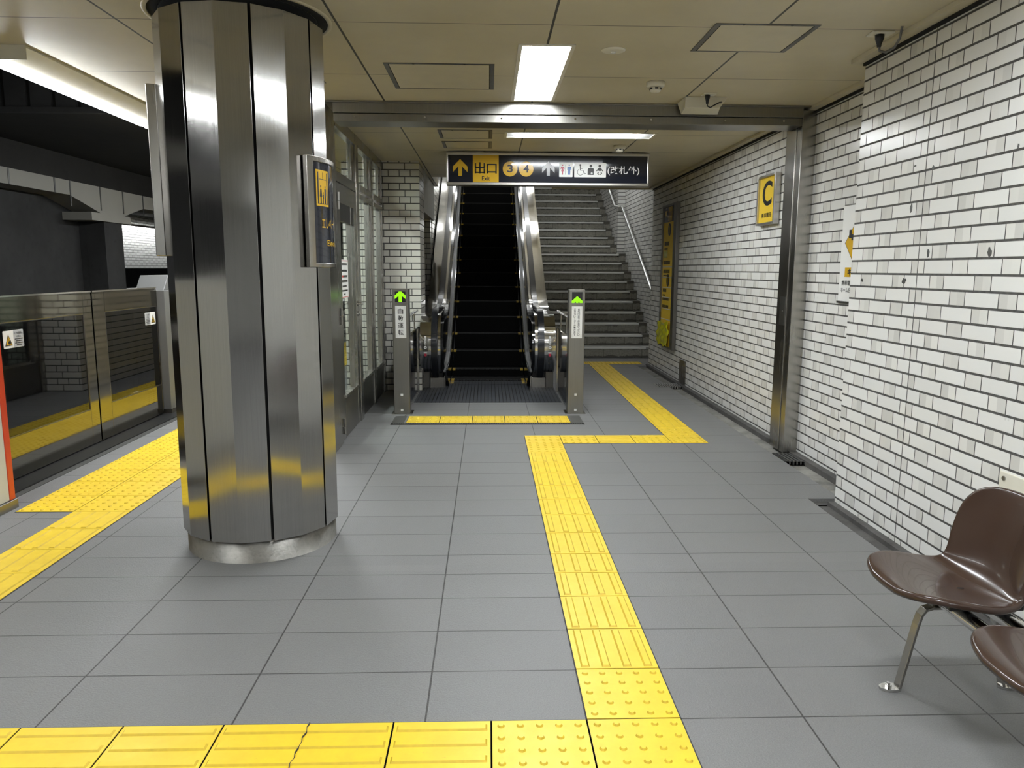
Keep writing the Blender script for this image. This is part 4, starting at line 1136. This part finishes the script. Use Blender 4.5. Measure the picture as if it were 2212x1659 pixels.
for sgn in (-1, 1):
    def X_(a, b): return (a, b) if sgn > 0 else (-b, -a)
    sd = 'left' if sgn < 0 else 'right'
    # outer deck: thick band that follows the rail path
    mb = MB(); a, b = X_(0.638, 0.765)
    mb.band(path_deck, lower_of(path_deck, 0.16), 'x', a, b)
    build(mb, 'deck', 'chrome', esc, smooth=40)
    mb = MB(); a, b = X_(0.70, 0.760)
    pth = lower_of(path_deck, 0.15)
    mb.prism([(9.2, 0.0), (8.98, 0.0), (8.98, 0.22)]+pth[10:]+[(18.5, 0.0)], 'x', a, b)
    build(mb, 'outer_cladding', 'steel_dull', esc)
    mb = MB(); a, b = X_(0.566, 0.634)
    belt_o, belt_i = path_belt_o, path_belt_i
    for (i0, o_, i_) in ((0, 0.0, 0.0),):
        A = belt_o; B = belt_i
        mb.band(A, B, 'x', a+0.006, b-0.006)
        mb.band(lower_of(A, 0.006), lower_of(B, -0.004), 'x', a, b)
    build(mb, 'handrail', 'rubber', esc, smooth=40)
    mb = MB(); a, b = X_(0.575, 0.625)
    mb.band(path_belt_i, lower_of(path_deck, 0.12), 'x', a, b); build(mb, 'handrail_guide', 'gap', esc)
    mb = MB(); a, b = X_(0.532, 0.563)
    mb.band(path_trim, lower_of(path_trim, 0.14), 'x', a, b); build(mb, 'inner_trim', 'chrome', esc, smooth=40)
    mb = MB(); a, b = X_(0.505, 0.531)
    pth = lower_of(path_trim, 0.10)
    mb.prism([(9.3, 0.05), (8.95, 0.10)]+pth+[(18.5, pth[-1][1]-0.62), (10.3, 0.70), (9.5, 0.32), (9.3, 0.25)], 'x', a, b)
    build(mb, 'inner_panel', 'black_panel', esc)
    # skirt with its bright top edge
    sk = [(8.50, 0.245), (9.2, 0.27), (9.6, 0.345), (9.95, 0.52), (10.3, 0.72), (18.5, 0.72+0.577*8.2)]
    mb = MB(); a, b = X_(0.470, 0.500)
    mb.prism([(9.02, 0.0), (8.96, 0.06)]+sk[0:]+[(18.5, 4.2), (10.5, 0.3), (10.0, 0.0)], 'x', a, b)
    build(mb, 'skirt', 'black_panel', esc)
    mb = MB(); a, b = X_(0.482, 0.504)
    mb.band([(p[0], p[1]+0.012) for p in sk], [(p[0], p[1]-0.004) for p in sk], 'x', a, b); build(mb, 'skirt_edge', 'skirt_grey', esc)
    # base of the newel: plates on the floor
    mb = MB(); a, b = X_(0.690, 0.782); mb.box(a, b, 8.90, 9.4, 0, 0.235); build(mb, 'newel_base', 'steel_dark', esc, bevel=0.004)
    mb = MB(); a, b = X_(0.520, 0.688); mb.box(a, b, 8.895, 9.0, 0, 0.125); build(mb, 'newel_base', 'steel_frame', esc, bevel=0.003)
    mb = MB(); a, b = X_(0.504, 0.519); mb.box(a, b, 8.89, 9.2, 0, 0.245); build(mb, 'newel_base', 'steel_frame', esc)
    mb = MB(); a, b = X_(0.520, 0.688); mb.box(a, b, 8.93, 9.3, 0.126, 0.30); build(mb, 'handrail_entry', 'black', esc)
    # stickers and buttons on the newel front
    xc = sgn*0.700
    yf = 8.433
    def nf(z): return 8.78-math.sqrt(max(0.0, 0.345**2-(z-0.545)**2))
    def fr(u, v, w=0): return (xc+u, nf(v)-0.0008-w, v)
    def tall(u0, u1, v0, v1, n=6): return [rect(u0, u1, v0+(v1-v0)*k/n, v0+(v1-v0)*(k+1)/n+1e-5) for k in range(n)]
    flat(tall(-0.011, 0.011, 0.565, 0.655), fr, 'sticker', 'paper', esc)
    lines(lambda u, v, w=0: fr(u, v, w+0.001), [(-0.006, 0.006, 0.575+0.012*k, 0.008) for k in range(6)], 'ink', esc)
    flat(disc(0, 0.53, 0.017, 20), fr, 'sticker', 'paper', esc)
    flat([(-0.006, 0.525), (0.006, 0.525), (0, 0.538)], lambda u, v, w=0: fr(u, v, w+0.001), 'arrow_mark', 'ink', esc)
    flat(tall(-0.020, 0.020, 0.463, 0.479, 2), fr, 'sticker', 'paper', esc)
    mb = MB(); mb.cyl((xc, nf(0.445)-0.010, 0.445), 0.016, 0.016, 'y', 18); o = build(mb, 'stop_button', 'sign_red', esc); o['label'] = 'dark red stop button'
    if sgn > 0:
        for zz in (0.395, 0.345):
            mb = MB(); mb.cyl((xc, nf(zz)-0.006, zz), 0.014, 0.016, 'y', 16); build(mb, 'key_switch', 'black', esc)
        flat(tall(-0.045, 0.045, 0.700, 0.722, 3), fr, 'rating_plate', 'cream', esc)
# steps
def nose(i):
    y = 10.5+0.36*i; z = 0.52+0.2075*i
    if i == -1: y, z = 10.14, 0.318
    if i == -2: y, z = 9.78, 0.112
    if i == -3: y, z = 9.40, 0.024
    return y, z
for i in range(-3, 19):
    y, z = nose(i); yn, zn = nose(i+1)
    mb = MB(); mb.prism([(y+0.004, z-0.006), (y, z-0.012), (y+0.012, z-0.22 if i > -2 else -0.06), (yn+0.01, max(-0.06, zn-0.27)), (yn+0.01, z-0.003)], 'x', -0.462, 0.462)
    st = build(mb, 'step', 'step', esc)
    mb = MB(); mb.box(-0.43, 0.43, y-0.001, y+0.020, z-0.010, z-0.0005); build(mb, 'nosing', 'step_nose', st)
    for s_ in (-1, 1):
        mb = MB(); mb.box(s_*0.425, s_*0.461, y-0.002, y+0.11, z-0.022, z+0.0005); build(mb, 'edge_marking', 'tactile_line', st)
mb = MB(); mb.box(-0.47, 0.47, 9.13, 9.40, -0.05, 0.006)
build(mb, 'comb_plate', 'landing', esc)
mb = MB()
for k in range(46):
    c = -0.45+0.02*k; mb.box(c-0.006, c+0.006, 9.36, 9.43, -0.004, 0.010)
build(mb, 'comb_teeth', 'grate', esc)
for s_ in (-1, 1):
    mb = MB(); mb.box(s_*0.425, s_*0.465, 9.20, 9.36, 0.004, 0.0075); build(mb, 'edge_marking', 'tactile_line', esc)
mb = MB(); mb.box(-0.785, 0.785, 7.885, 8.895, -0.05, 0.004); mb.box(-0.50, 0.50, 8.895, 9.13, -0.05, 0.004)
build(mb, 'landing_plate', 'landing', esc)

# ---- sensor posts and the side barriers
def post(xc, label, rows_, partial):
    t = thing('sensor_post', (xc, 7.32, 0), label, 'sensor post')
    mb = MB(); mb.box(xc-0.077, xc+0.077, 7.25, 7.40, 0.006, 1.213); build(mb, 'housing', 'steel_dull', t, bevel=0.006)
    mb = MB(); mb.box(xc-0.10, xc+0.10, 7.235, 7.42, 0, 0.008); build(mb, 'foot_plate', 'steel_frame', t)
    fr = lambda u, v, w=0: (xc+u, 7.2494-w, v)
    flat(rect(-0.050, 0.050, 1.088, 1.188), fr, 'display', 'black', t)
    fr2 = lambda u, v, w=0: fr(u, v, w+0.001)
    if not partial:
        a = [(0, 1.188), (0.012, 1.188), (0.052, 1.150), (0.052, 1.116), (0.016, 1.146), (0.016, 1.090), (-0.016, 1.090), (-0.016, 1.146), (-0.052, 1.116), (-0.052, 1.150), (-0.012, 1.188)]
    else:
        a = [(0, 1.150), (0.052, 1.104), (0.052, 1.084), (0.026, 1.084), (0.012, 1.098), (0.012, 1.084), (-0.012, 1.084), (-0.012, 1.098), (-0.026, 1.084), (-0.052, 1.084), (-0.052, 1.104)]
    o = flat(a, fr2, 'arrow', 'green_led', t); o['label'] = 'glowing green up arrow'
    flat(rect(-0.050, 0.052, 0.745, 1.052), fr, 'label_plate', 'paper', t)
    for (u0, v0) in ((-0.050, 1.015), (0.033, 1.015), (-0.050, 0.745), (0.033, 0.745)):
        flat(rect(u0, u0+0.019, v0, v0+0.037), fr2, 'tape', 'sign_white', t, 0.0003)
    for (u, chars, h, v0, v1, wd) in rows_:
        n = len(chars)
        for k, ch in enumerate(chars):
            v = v0+(v1-v0)*(k+0.5)/n
            rot = ch in 'ー'
            f3 = fr2 if not rot else (lambda a, b, w=0, u=u, v=v: fr2(u+(b-v), v-(a-u), w))
            lettering(ch, f3, u, v, h*(0.12 if rot else (0.6 if ch in '。、' else 1)), 'ink', t, width=wd, bold=0.008)
    for zz in (0.192, 0.040):
        mb = MB(); mb.box(xc+0.0-0.012, xc+0.012, 7.243, 7.2495, zz-0.010, zz+0.010); build(mb, 'screw_cap', 'sign_white', t)
    return t
post(-0.835, 'steel sensor post left of the escalator with label 自動運転 under a full green arrow', [(0.0, '自動運転', 0.052, 1.035, 0.765, 0.052)], False)
post(0.858, 'steel sensor post right of the escalator, small print label under a cut-off green arrow',
     [(0.018, '乗り口までお進みください', 0.021, 1.030, 0.768, 0.021), (-0.020, 'エスカレーターが動きます', 0.021, 1.030, 0.768, 0.021)], True)
for s_, lab in ((-1, 'left smoked side barrier panel between sensor post and escalator'), (1, 'right smoked side barrier panel between sensor post and escalator')):
    t = thing('side_barrier', (s_*0.80, 8.0, 0), lab, 'barrier')
    def XX(a, b): return (a, b) if s_ > 0 else (-b, -a)
    mb = MB(); a, b = XX(0.790, 0.830); mb.box(a, b, 7.425, 7.48, 0, 0.735); build(mb, 'stile', 'steel_frame', t, bevel=0.003)
    mb = MB(); a, b = XX(0.790, 0.830); mb.box(a, b, 8.60, 8.645, 0, 0.735); build(mb, 'stile', 'steel_frame', t, bevel=0.003)
    mb = MB(); a, b = XX(0.790, 0.830); mb.box(a, b, 7.425, 8.645, 0.735, 0.755); build(mb, 'top_rail', 'chrome', t, bevel=0.003)
    mb = MB(); a, b = XX(0.802, 0.818); mb.box(a, b, 7.48, 8.60, 0.01, 0.735); build(mb, 'panel', 'black_panel', t)
    mb = MB(); x = s_*0.81
    mb.tube([(x, 7.425, 0.93), (x, 8.45, 0.93), (s_*0.80, 8.60, 0.93)], 0.018, 12); build(mb, 'hand_tube', 'chrome', t)
    for yy in (7.75, 8.35):
        mb = MB(); mb.tube([(x, yy, 0.756), (x, yy, 0.92)], 0.008, 8); build(mb, 'rail_stanchion', 'steel_frame', t)

# ================================================================== PLATFORM SCREEN DOORS
XD = -3.12
def leaf(y0, y1, wy0, wy1, wz0, wz1, label, stick):
    t = thing('platform_screen_door', (XD, (y0+y1)/2, 0.02), label, 'platform door', 'platform screen door leaves')
    T = 0.07
    mb = MB()
    mb.box(XD-T, XD, y0, wy0, 0.02, 1.21); mb.box(XD-T, XD, wy1, y1, 0.02, 1.21)
    mb.box(XD-T, XD, wy0, wy1, 0.02, wz0); mb.box(XD-T, XD, wy0, wy1, wz1, 1.21)
    build(mb, 'panel', 'mirror', t, bevel=0.002)
    mb = MB(); mb.box(XD-T-0.005, XD+0.004, y0, y1, 1.2102, 1.222); build(mb, 'top_cap', 'chrome', t)
    mb = MB(); mb.box(XD-0.012, XD-0.005, wy0, wy1, wz0, wz1); build(mb, 'window_pane', 'glass_dark', t)
    mb = MB(); e = 0.006
    mb.box(XD-0.012, XD-0.001, wy0, wy0+e, wz0, wz1); mb.box(XD-0.012, XD-0.001, wy1-e, wy1, wz0, wz1); mb.box(XD-0.012, XD-0.001, wy0+e, wy1-e, wz0, wz0+e); mb.box(XD-0.012, XD-0.001, wy0+e, wy1-e, wz1-e, wz1)
    build(mb, 'window_gasket', 'steel_dark', t)
    u0, v0, flip = stick
    # the sticker: white left/right halves with warning triangle and small print
    s = t
    def fr(u, v, w=0): return (XD-0.0045+w, u, v)
    k = -1 if flip else 1
    def UU(a): return u0+0.105+(a-0.105)*k
    def PQ(pts): return [(UU(a), v0+b) for a, b in pts]
    flat(PQ(rrect(0.0, 0.215, 0, 0.115, 0.008)), fr, 'sticker', 'sign_white', s)
    fr2 = lambda u, v, w=0: fr(u, v, w+0.001)
    fr3 = lambda u, v, w=0: fr(u, v, w+0.002)
    flat(PQ(rrect(0.108, 0.214, 0.001, 0.114, 0.007)), fr2, 'sticker_text_ground', 'sign_grey', s, 0.0004)
    flat(PQ([(0.014, 0.016), (0.092, 0.016), (0.053, 0.092)]), fr2, 'warning_triangle', 'ink', s)
    flat(PQ([(0.023, 0.022), (0.083, 0.022), (0.053, 0.080)]), fr3, 'warning_triangle_ground', 'sign_yellow', s)
    fr4 = lambda u, v, w=0: fr(u, v, w+0.003)
    flat([PQ([(0.050, 0.026), (0.076, 0.026), (0.070, 0.048), (0.060, 0.052), (0.052, 0.042)]), PQ([(0.044, 0.03), (0.048, 0.03), (0.052, 0.066), (0.048, 0.064)])], fr4, 'hand_symbol', 'ink', s)
    lettering('ドアの開閉に', fr3, UU(0.161), v0+0.094, 0.014, 'ink', s, width=0.088, bold=0.008)
    lettering('ご注意', fr3, UU(0.161), v0+0.073, 0.014, 'ink', s, width=0.045, bold=0.008)
    ps = []
    for (a, b, vv) in ((0.118, 0.205, 0.052), (0.125, 0.198, 0.039), (0.118, 0.205, 0.026), (0.135, 0.188, 0.013)):
        q = a
        while q < b:
            e2 = min(b, q+random.uniform(0.006, 0.014)); ps.append(PQ(rect(q, e2, vv, vv+0.006))); q = e2+0.003
    flat(ps, fr3, 'small_print', 'ink', s, 0.0003)
    return t
leaf(3.9, 6.055, 4.30, 5.93, 0.295, 1.047, 'near mirror steel platform door leaf with smoked window, beside the red edged casing', (4.945, 0.878, False))
leaf(6.075, 7.24, 6.26, 7.25-0.02, 0.295, 1.047, 'second mirror steel platform door leaf with smoked window, just left of the pillar', (6.985, 0.880, True))
for ya_, yb_, lab in ((8.6, 10.6, 'third'), ):
    pass
cs_ = thing('door_casing', (-2.95, 2.5, 0), 'near white platform door casing with a vermilion red front edge at the left border', 'door casing')
mb = MB(); mb.box(-3.10, -2.79, -1.2, 4.335, 0.055, 1.32); build(mb, 'body', 'casing', cs_, bevel=0.004)
mb = MB(); mb.box(-3.10, -2.787, 4.336, 4.385, 0.055, 1.32); o = build(mb, 'edge_trim', 'red_trim', cs_, bevel=0.003); o['label'] = 'vermilion red edge trim'
mb = MB(); mb.box(-3.10, -2.775, -1.2, 4.39, 0, 0.054); build(mb, 'plinth', 'steel_dull', cs_, bevel=0.003)
c2 = thing('door_casing', (-3.15, 9.0, 0), 'farther pale grey platform door casing behind the pillar', 'door casing')
mb = MB(); mb.box(-3.36, -3.055, 7.26, 10.2, 0.05, 1.19); mb.prism([(7.30, 1.1905), (7.42, 1.33), (10.2, 1.33), (10.2, 1.1905)], 'x', -3.34, -3.075)
build(mb, 'body', 'casing_grey', c2, bevel=0.004)
mb = MB(); mb.box(-3.34, -3.05, 7.26, 10.2, 0, 0.049); build(mb, 'plinth', 'steel_dark', c2)
mb = MB(); mb.box(-3.26, -2.953, -1.2, 16.0, -0.03, 0.012); struct(mb, 'trim_6', 'black')
mb = MB(); mb.box(-2.951, -2.90, 4.4, 16.0, -0.02, 0.004); struct(mb, 'trim_7', 'grate')

# ================================================================== BENCH OF BROWN SEATS
bn = thing('bench', (1.57, 1.75, 0), 'bench of brown moulded plastic seats on chromed steel legs by the tiled wall', 'bench')
prof = [(0.0, 0.430, 0.070), (0.010, 0.434, 0.112), (0.028, 0.437, 0.150), (0.06, 0.437, 0.182), (0.12, 0.429, 0.207), (0.18, 0.417, 0.213), (0.23, 0.410, 0.209), (0.27, 0.409, 0.200),
        (0.305, 0.419, 0.190), (0.332, 0.443, 0.183), (0.352, 0.480, 0.182), (0.368, 0.525, 0.186), (0.382, 0.575, 0.188), (0.396, 0.625, 0.185), (0.407, 0.662, 0.170), (0.414, 0.688, 0.144), (0.419, 0.702, 0.108), (0.421, 0.708, 0.070)]
def shell(yc):
    nu = 20; n = len(prof); G = []
    for i, (s_, z, w) in enumerate(prof):
        back = max(0.0, min(1.0, (i-7)/4.0)); back = back*back*(3-2*back)
        row = []
        for j in range(nu+1):
            u = -1+2*j/nu
            k = u*w/0.2
            row.append(Vector((1.278+s_-0.045*k*k*back, yc+w*u, z-0.012+0.020*k*k*(1-back))))
        G.append(row)
    mb = MB()
    mb.add([p for r in G for p in r], [(i*(nu+1)+j, (i+1)*(nu+1)+j, (i+1)*(nu+1)+j+1, i*(nu+1)+j+1) for i in range(n-1) for j in range(nu)], True)
    # rolled rim all round the edge
    loop = [(0, j) for j in range(nu)]+[(i, nu) for i in range(n-1)]+[(n-1, j) for j in range(nu, 0, -1)]+[(i, 0) for i in range(n-1, 0, -1)]
    m = len(loop); base = [i*(nu+1)+j for i, j in loop]
    rings = []
    for q, (i, j) in enumerate(loop):
        a = G[min(i+1, n-1)][j]-G[max(i-1, 0)][j]; b = G[i][min(j+1, nu)]-G[i][max(j-1, 0)]
        nr = a.cross(b).normalized()
        t_ = (G[loop[(q+1) % m][0]][loop[(q+1) % m][1]]-G[loop[q-1][0]][loop[q-1][1]]).normalized()
        out = t_.cross(nr).normalized()
        if out.dot(G[i][j]-G[7][nu//2]) < 0: out = -out
        P0 = G[i][j]
        rings.append([P0+out*0.006-nr*0.003, P0+out*0.010-nr*0.011, P0+out*0.009-nr*0.020, P0+out*0.003-nr*0.026])
    o0 = len(mb.v)
    mb.v += [tuple(rings[q][k]) for k in range(4) for q in range(m)]
    for q in range(m):
        q2 = (q+1) % m
        mb.f.append((base[q], base[q2], o0+q2, o0+q)); mb.sm.append(True)
        for k in range(3):
            mb.f.append((o0+k*m+q, o0+k*m+q2, o0+(k+1)*m+q2, o0+(k+1)*m+q)); mb.sm.append(True)
    o = build(mb, 'seat', 'brown', bn)
    md = o.modifiers.new('solid', 'SOLIDIFY'); md.thickness = 0.010; md.offset = -1
    md = o.modifiers.new('sub', 'SUBSURF'); md.levels = 1; md.render_levels = 2
    # drain slot in the seat
    mb = MB(); mb.add([(1.278+0.235+0.012*math.cos(2*PI*k/16), yc-0.03+0.005*math.sin(2*PI*k/16), 0.4000) for k in range(16)], [tuple(range(16))])
    build(mb, 'drain_slot', 'gap', o, fix=False)
    mb = MB(); mb.box(1.44, 1.68, yc-0.10, yc+0.10, 0.352, 0.372); build(mb, 'seat_bracket', 'black', bn, bevel=0.006)
    return o
for yc in (2.27, 1.71, 1.15): shell(yc)
for xx in (1.505, 1.625):
    mb = MB(); mb.tube([(xx, 2.42, 0.325), (xx, 0.90, 0.325)], 0.024, 16); build(mb, 'beam', 'chrome', bn)
def bar_path(pts, w, th, yc):
    # flat bar in the xz plane, width w along y, thickness th
    A = pts; B = []
    for i, p in enumerate(pts):
        a = pts[max(0, i-1)]; b = pts[min(len(pts)-1, i+1)]
        t_ = Vector((b[0]-a[0], b[1]-a[1])).normalized(); B.append((p[0]+t_.y*th, p[1]-t_.x*th))
    return MB().band(A, B, 'y', yc-w/2, yc+w/2)
for yc in (2.33, 1.05):
    for s_ in (-1, 1):
        xm = 1.57
        pts = [(xm+s_*0.185, 0.010), (xm+s_*0.14, 0.235), (xm+s_*0.130, 0.272), (xm+s_*0.115, 0.292), (xm+s_*0.09, 0.300), (xm, 0.300)]
        mb = bar_path(pts, 0.034, 0.010 if s_ < 0 else -0.010, yc)
        lg = build(mb, 'leg', 'steel_frame', bn, bevel=0.002)
        fx = xm+s_*0.205
        mb = MB()
        mb.prism([(fx+0.038*math.cos(2*PI*k/24), yc+0.024*math.sin(2*PI*k/24)) for k in range(24)], 'z', 0.0, 0.010)
        build(mb, 'foot', 'chrome', lg)
        mb = MB(); mb.cyl((fx-s_*-0.008, yc, 0.010), 0.011, 0.008, 'z', 12); mb.cyl((fx+s_*0.008, yc, 0.018), 0.006, 0.007, 'z', 12); build(mb, 'anchor_bolt', 'chrome', lg)

# ================================================================== CEILING FITTINGS
def hatch(x0, x1, y0, y1, label):
    t = thing('access_hatch', ((x0+x1)/2, (y0+y1)/2, CZ), label, 'ceiling hatch', 'ceiling access hatches')
    f = 0.026
    mb = MB(); z0, z1 = CZ-0.004, CZ-0.0004
    mb.box(x0, x1, y0, y0+0.012, z0, z1); mb.box(x0, x1, y1-0.012, y1, z0, z1); mb.box(x0, x0+f, y0+0.012, y1-0.012, z0, z1); mb.box(x1-f, x1, y0+0.012, y1-0.012, z0, z1)
    build(mb, 'frame', 'hatch_frame', t)
    mb = MB(); mb.box(x0+f-0.005, x1-f+0.005, y0+0.009, y1-0.009, CZ-0.003, CZ-0.0002); build(mb, 'gap', 'gap', t)
    mb = MB(); mb.box(x0+f+0.005, x1-f-0.005, y0+0.018, y1-0.018, CZ-0.0042, CZ-0.0004); build(mb, 'door', 'cream', t)
    for a in (0.27, 0.73):
        mb = MB(); mb.cyl((x0+(x1-x0)*a, y0+0.008, CZ-0.0055), 0.007, 0.005, 'z', 12); build(mb, 'latch', 'black', t)
    return t
hatch(-0.605, 0.04, 4.60, 5.22, 'wide ceiling hatch left of the near ceiling light')
hatch(1.10, 1.615, 3.815, 4.28, 'ceiling hatch at upper right before the round lamp and cable')
hatch(-0.72, -0.25, 6.05, 6.535, 'ceiling hatch just beyond the left part of the shutter beam')
hatch(-0.43, 0.04, 6.70, 7.125, 'ceiling hatch left of the long thin light, nearer of the close pair')
hatch(-0.43, 0.04, 7.29, 7.68, 'ceiling hatch just before the exit sign, farther of the close pair')
hatch(1.79, 2.26, 5.95, 6.36, 'ceiling hatch beyond the shutter beam at the right wall')
hatch(-1.52, -1.035, 4.72, 5.10, 'ceiling hatch mostly hidden behind the steel pillar')
def smoke(x, y, label):
    t = thing('smoke_detector', (x, y, CZ), label, 'smoke detector', 'smoke detectors')
    mb = MB(); mb.lathe([(0.001, CZ-0.031), (0.052, CZ-0.031), (0.058, CZ-0.024), (0.058, CZ-0.0005), (0.001, CZ-0.0005)], (x, y), 28); build(mb, 'base', 'cream_light', t)
    mb = MB(); mb.lathe([(0.001, CZ-0.062), (0.026, CZ-0.061), (0.034, CZ-0.054), (0.036, CZ-0.032), (0.001, CZ-0.032)], (x, y), 24); build(mb, 'head', 'cream_light', t)
    for k in range(6):
        a = -PI/2+k*PI/3
        c, s = math.cos(a), math.sin(a)
        mb = MB()
        q = [(-0.010, -0.047), (0.010, -0.047), (0.010, -0.037), (-0.010, -0.037)]
        vs = [(x+c*0.0352-s*u, y+s*0.0352+c*u, CZ+v) for u, v in q]+[(x+c*0.0372-s*u, y+s*0.0372+c*u, CZ+v) for u, v in q]
        mb.add(vs, [(0, 1, 2, 3), (4, 5, 6, 7), (0, 1, 5, 4), (1, 2, 6, 5), (2, 3, 7, 6), (3, 0, 4, 7)])
        build(mb, 'vent_slot', 'black', t)
smoke(1.065, 4.98, 'cream smoke detector on the ceiling right of the near light')
smoke(1.266, 7.45, 'cream smoke detector on the ceiling just before the exit sign')
t = thing('emergency_light', (0.681, 4.287, CZ), 'small round white emergency lamp flush in the ceiling', 'emergency light')
mb = MB(); mb.lathe([(0.001, CZ-0.009), (0.05, CZ-0.009), (0.064, CZ-0.004), (0.066, CZ-0.0004), (0.001, CZ-0.0004)], (0.681, 4.287), 32); build(mb, 'rim', 'cream_light', t)
mb = MB(); mb.lathe([(0.001, CZ-0.019), (0.010, CZ-0.018), (0.016, CZ-0.010), (0.001, CZ-0.0095)], (0.681, 4.287), 20); build(mb, 'lens', 'sign_white', t)
t = thing('ceiling_outlet', (1.965, 3.93, CZ), 'ceiling power outlet with black plug and looping cable beside the right wall', 'power outlet')
mb = MB(); mb.box(1.91, 2.02, 3.89, 3.97, CZ-0.010, CZ-0.0004); build(mb, 'plate', 'cream_light', t, bevel=0.003)
mb = MB(); mb.lathe([(0.001, CZ-0.070), (0.010, CZ-0.069), (0.012, CZ-0.055), (0.021, CZ-0.030), (0.022, CZ-0.011), (0.001, CZ-0.010)], (1.960, 3.925), 16); build(mb, 'plug', 'black', t)
mb = MB(); mb.tube([(1.960, 3.925, CZ-0.068), (1.962, 3.92, CZ-0.088), (1.985, 3.90, CZ-0.100), (2.010, 3.87, CZ-0.085), (2.018, 3.84, CZ-0.05), (2.015, 3.82, CZ-0.0005)], 0.006, 8); build(mb, 'cable', 'hatch_frame', t)
t = thing('ceiling_unit', (1.50, 5.50, CZ), 'cream box unit under the ceiling before the shutter beam, black plug above it', 'ceiling unit')
bx0, bx1, by0, by1 = 1.355, 1.650, 5.36, 5.585
mb = MB(); mb.prism([(bx0, by0), (bx1-0.01, by0), (bx1-0.01, by1-0.07), (bx1-0.06, by1), (bx0, by1)], 'z', CZ-0.075, CZ-0.0005)
mb = MB(); mb.hex([(bx0, by0, CZ-0.075), (bx1-0.055, by0, CZ-0.075), (bx1, by1, CZ-0.075), (bx0+0.03, by1, CZ-0.075)], [(bx0, by0, CZ-0.0006), (bx1, by0, CZ-0.0006), (bx1, by1, CZ-0.0006), (bx0, by1, CZ-0.0006)])
build(mb, 'box', 'cream_light', t, bevel=0.003)
mb = MB(); mb.box(1.45, 1.54, 5.24, 5.32, CZ-0.008, CZ-0.0004); build(mb, 'outlet_plate', 'cream_light', t, bevel=0.002)
mb = MB(); mb.lathe([(0.001, CZ-0.066), (0.009, CZ-0.065), (0.011, CZ-0.045), (0.017, CZ-0.024), (0.018, CZ-0.009), (0.001, CZ-0.008)], (1.485, 5.28), 14); build(mb, 'plug', 'black', t)
mb = MB(); mb.tube([(1.485, 5.28, CZ-0.064), (1.488, 5.275, CZ-0.082), (1.505, 5.275, CZ-0.090), (1.535, 5.28, CZ-0.072), (1.575, 5.30, CZ-0.05), (1.60, 5.34, CZ-0.040), (1.60, 5.358, CZ-0.04)], 0.0045, 8); build(mb, 'cable', 'black', t)
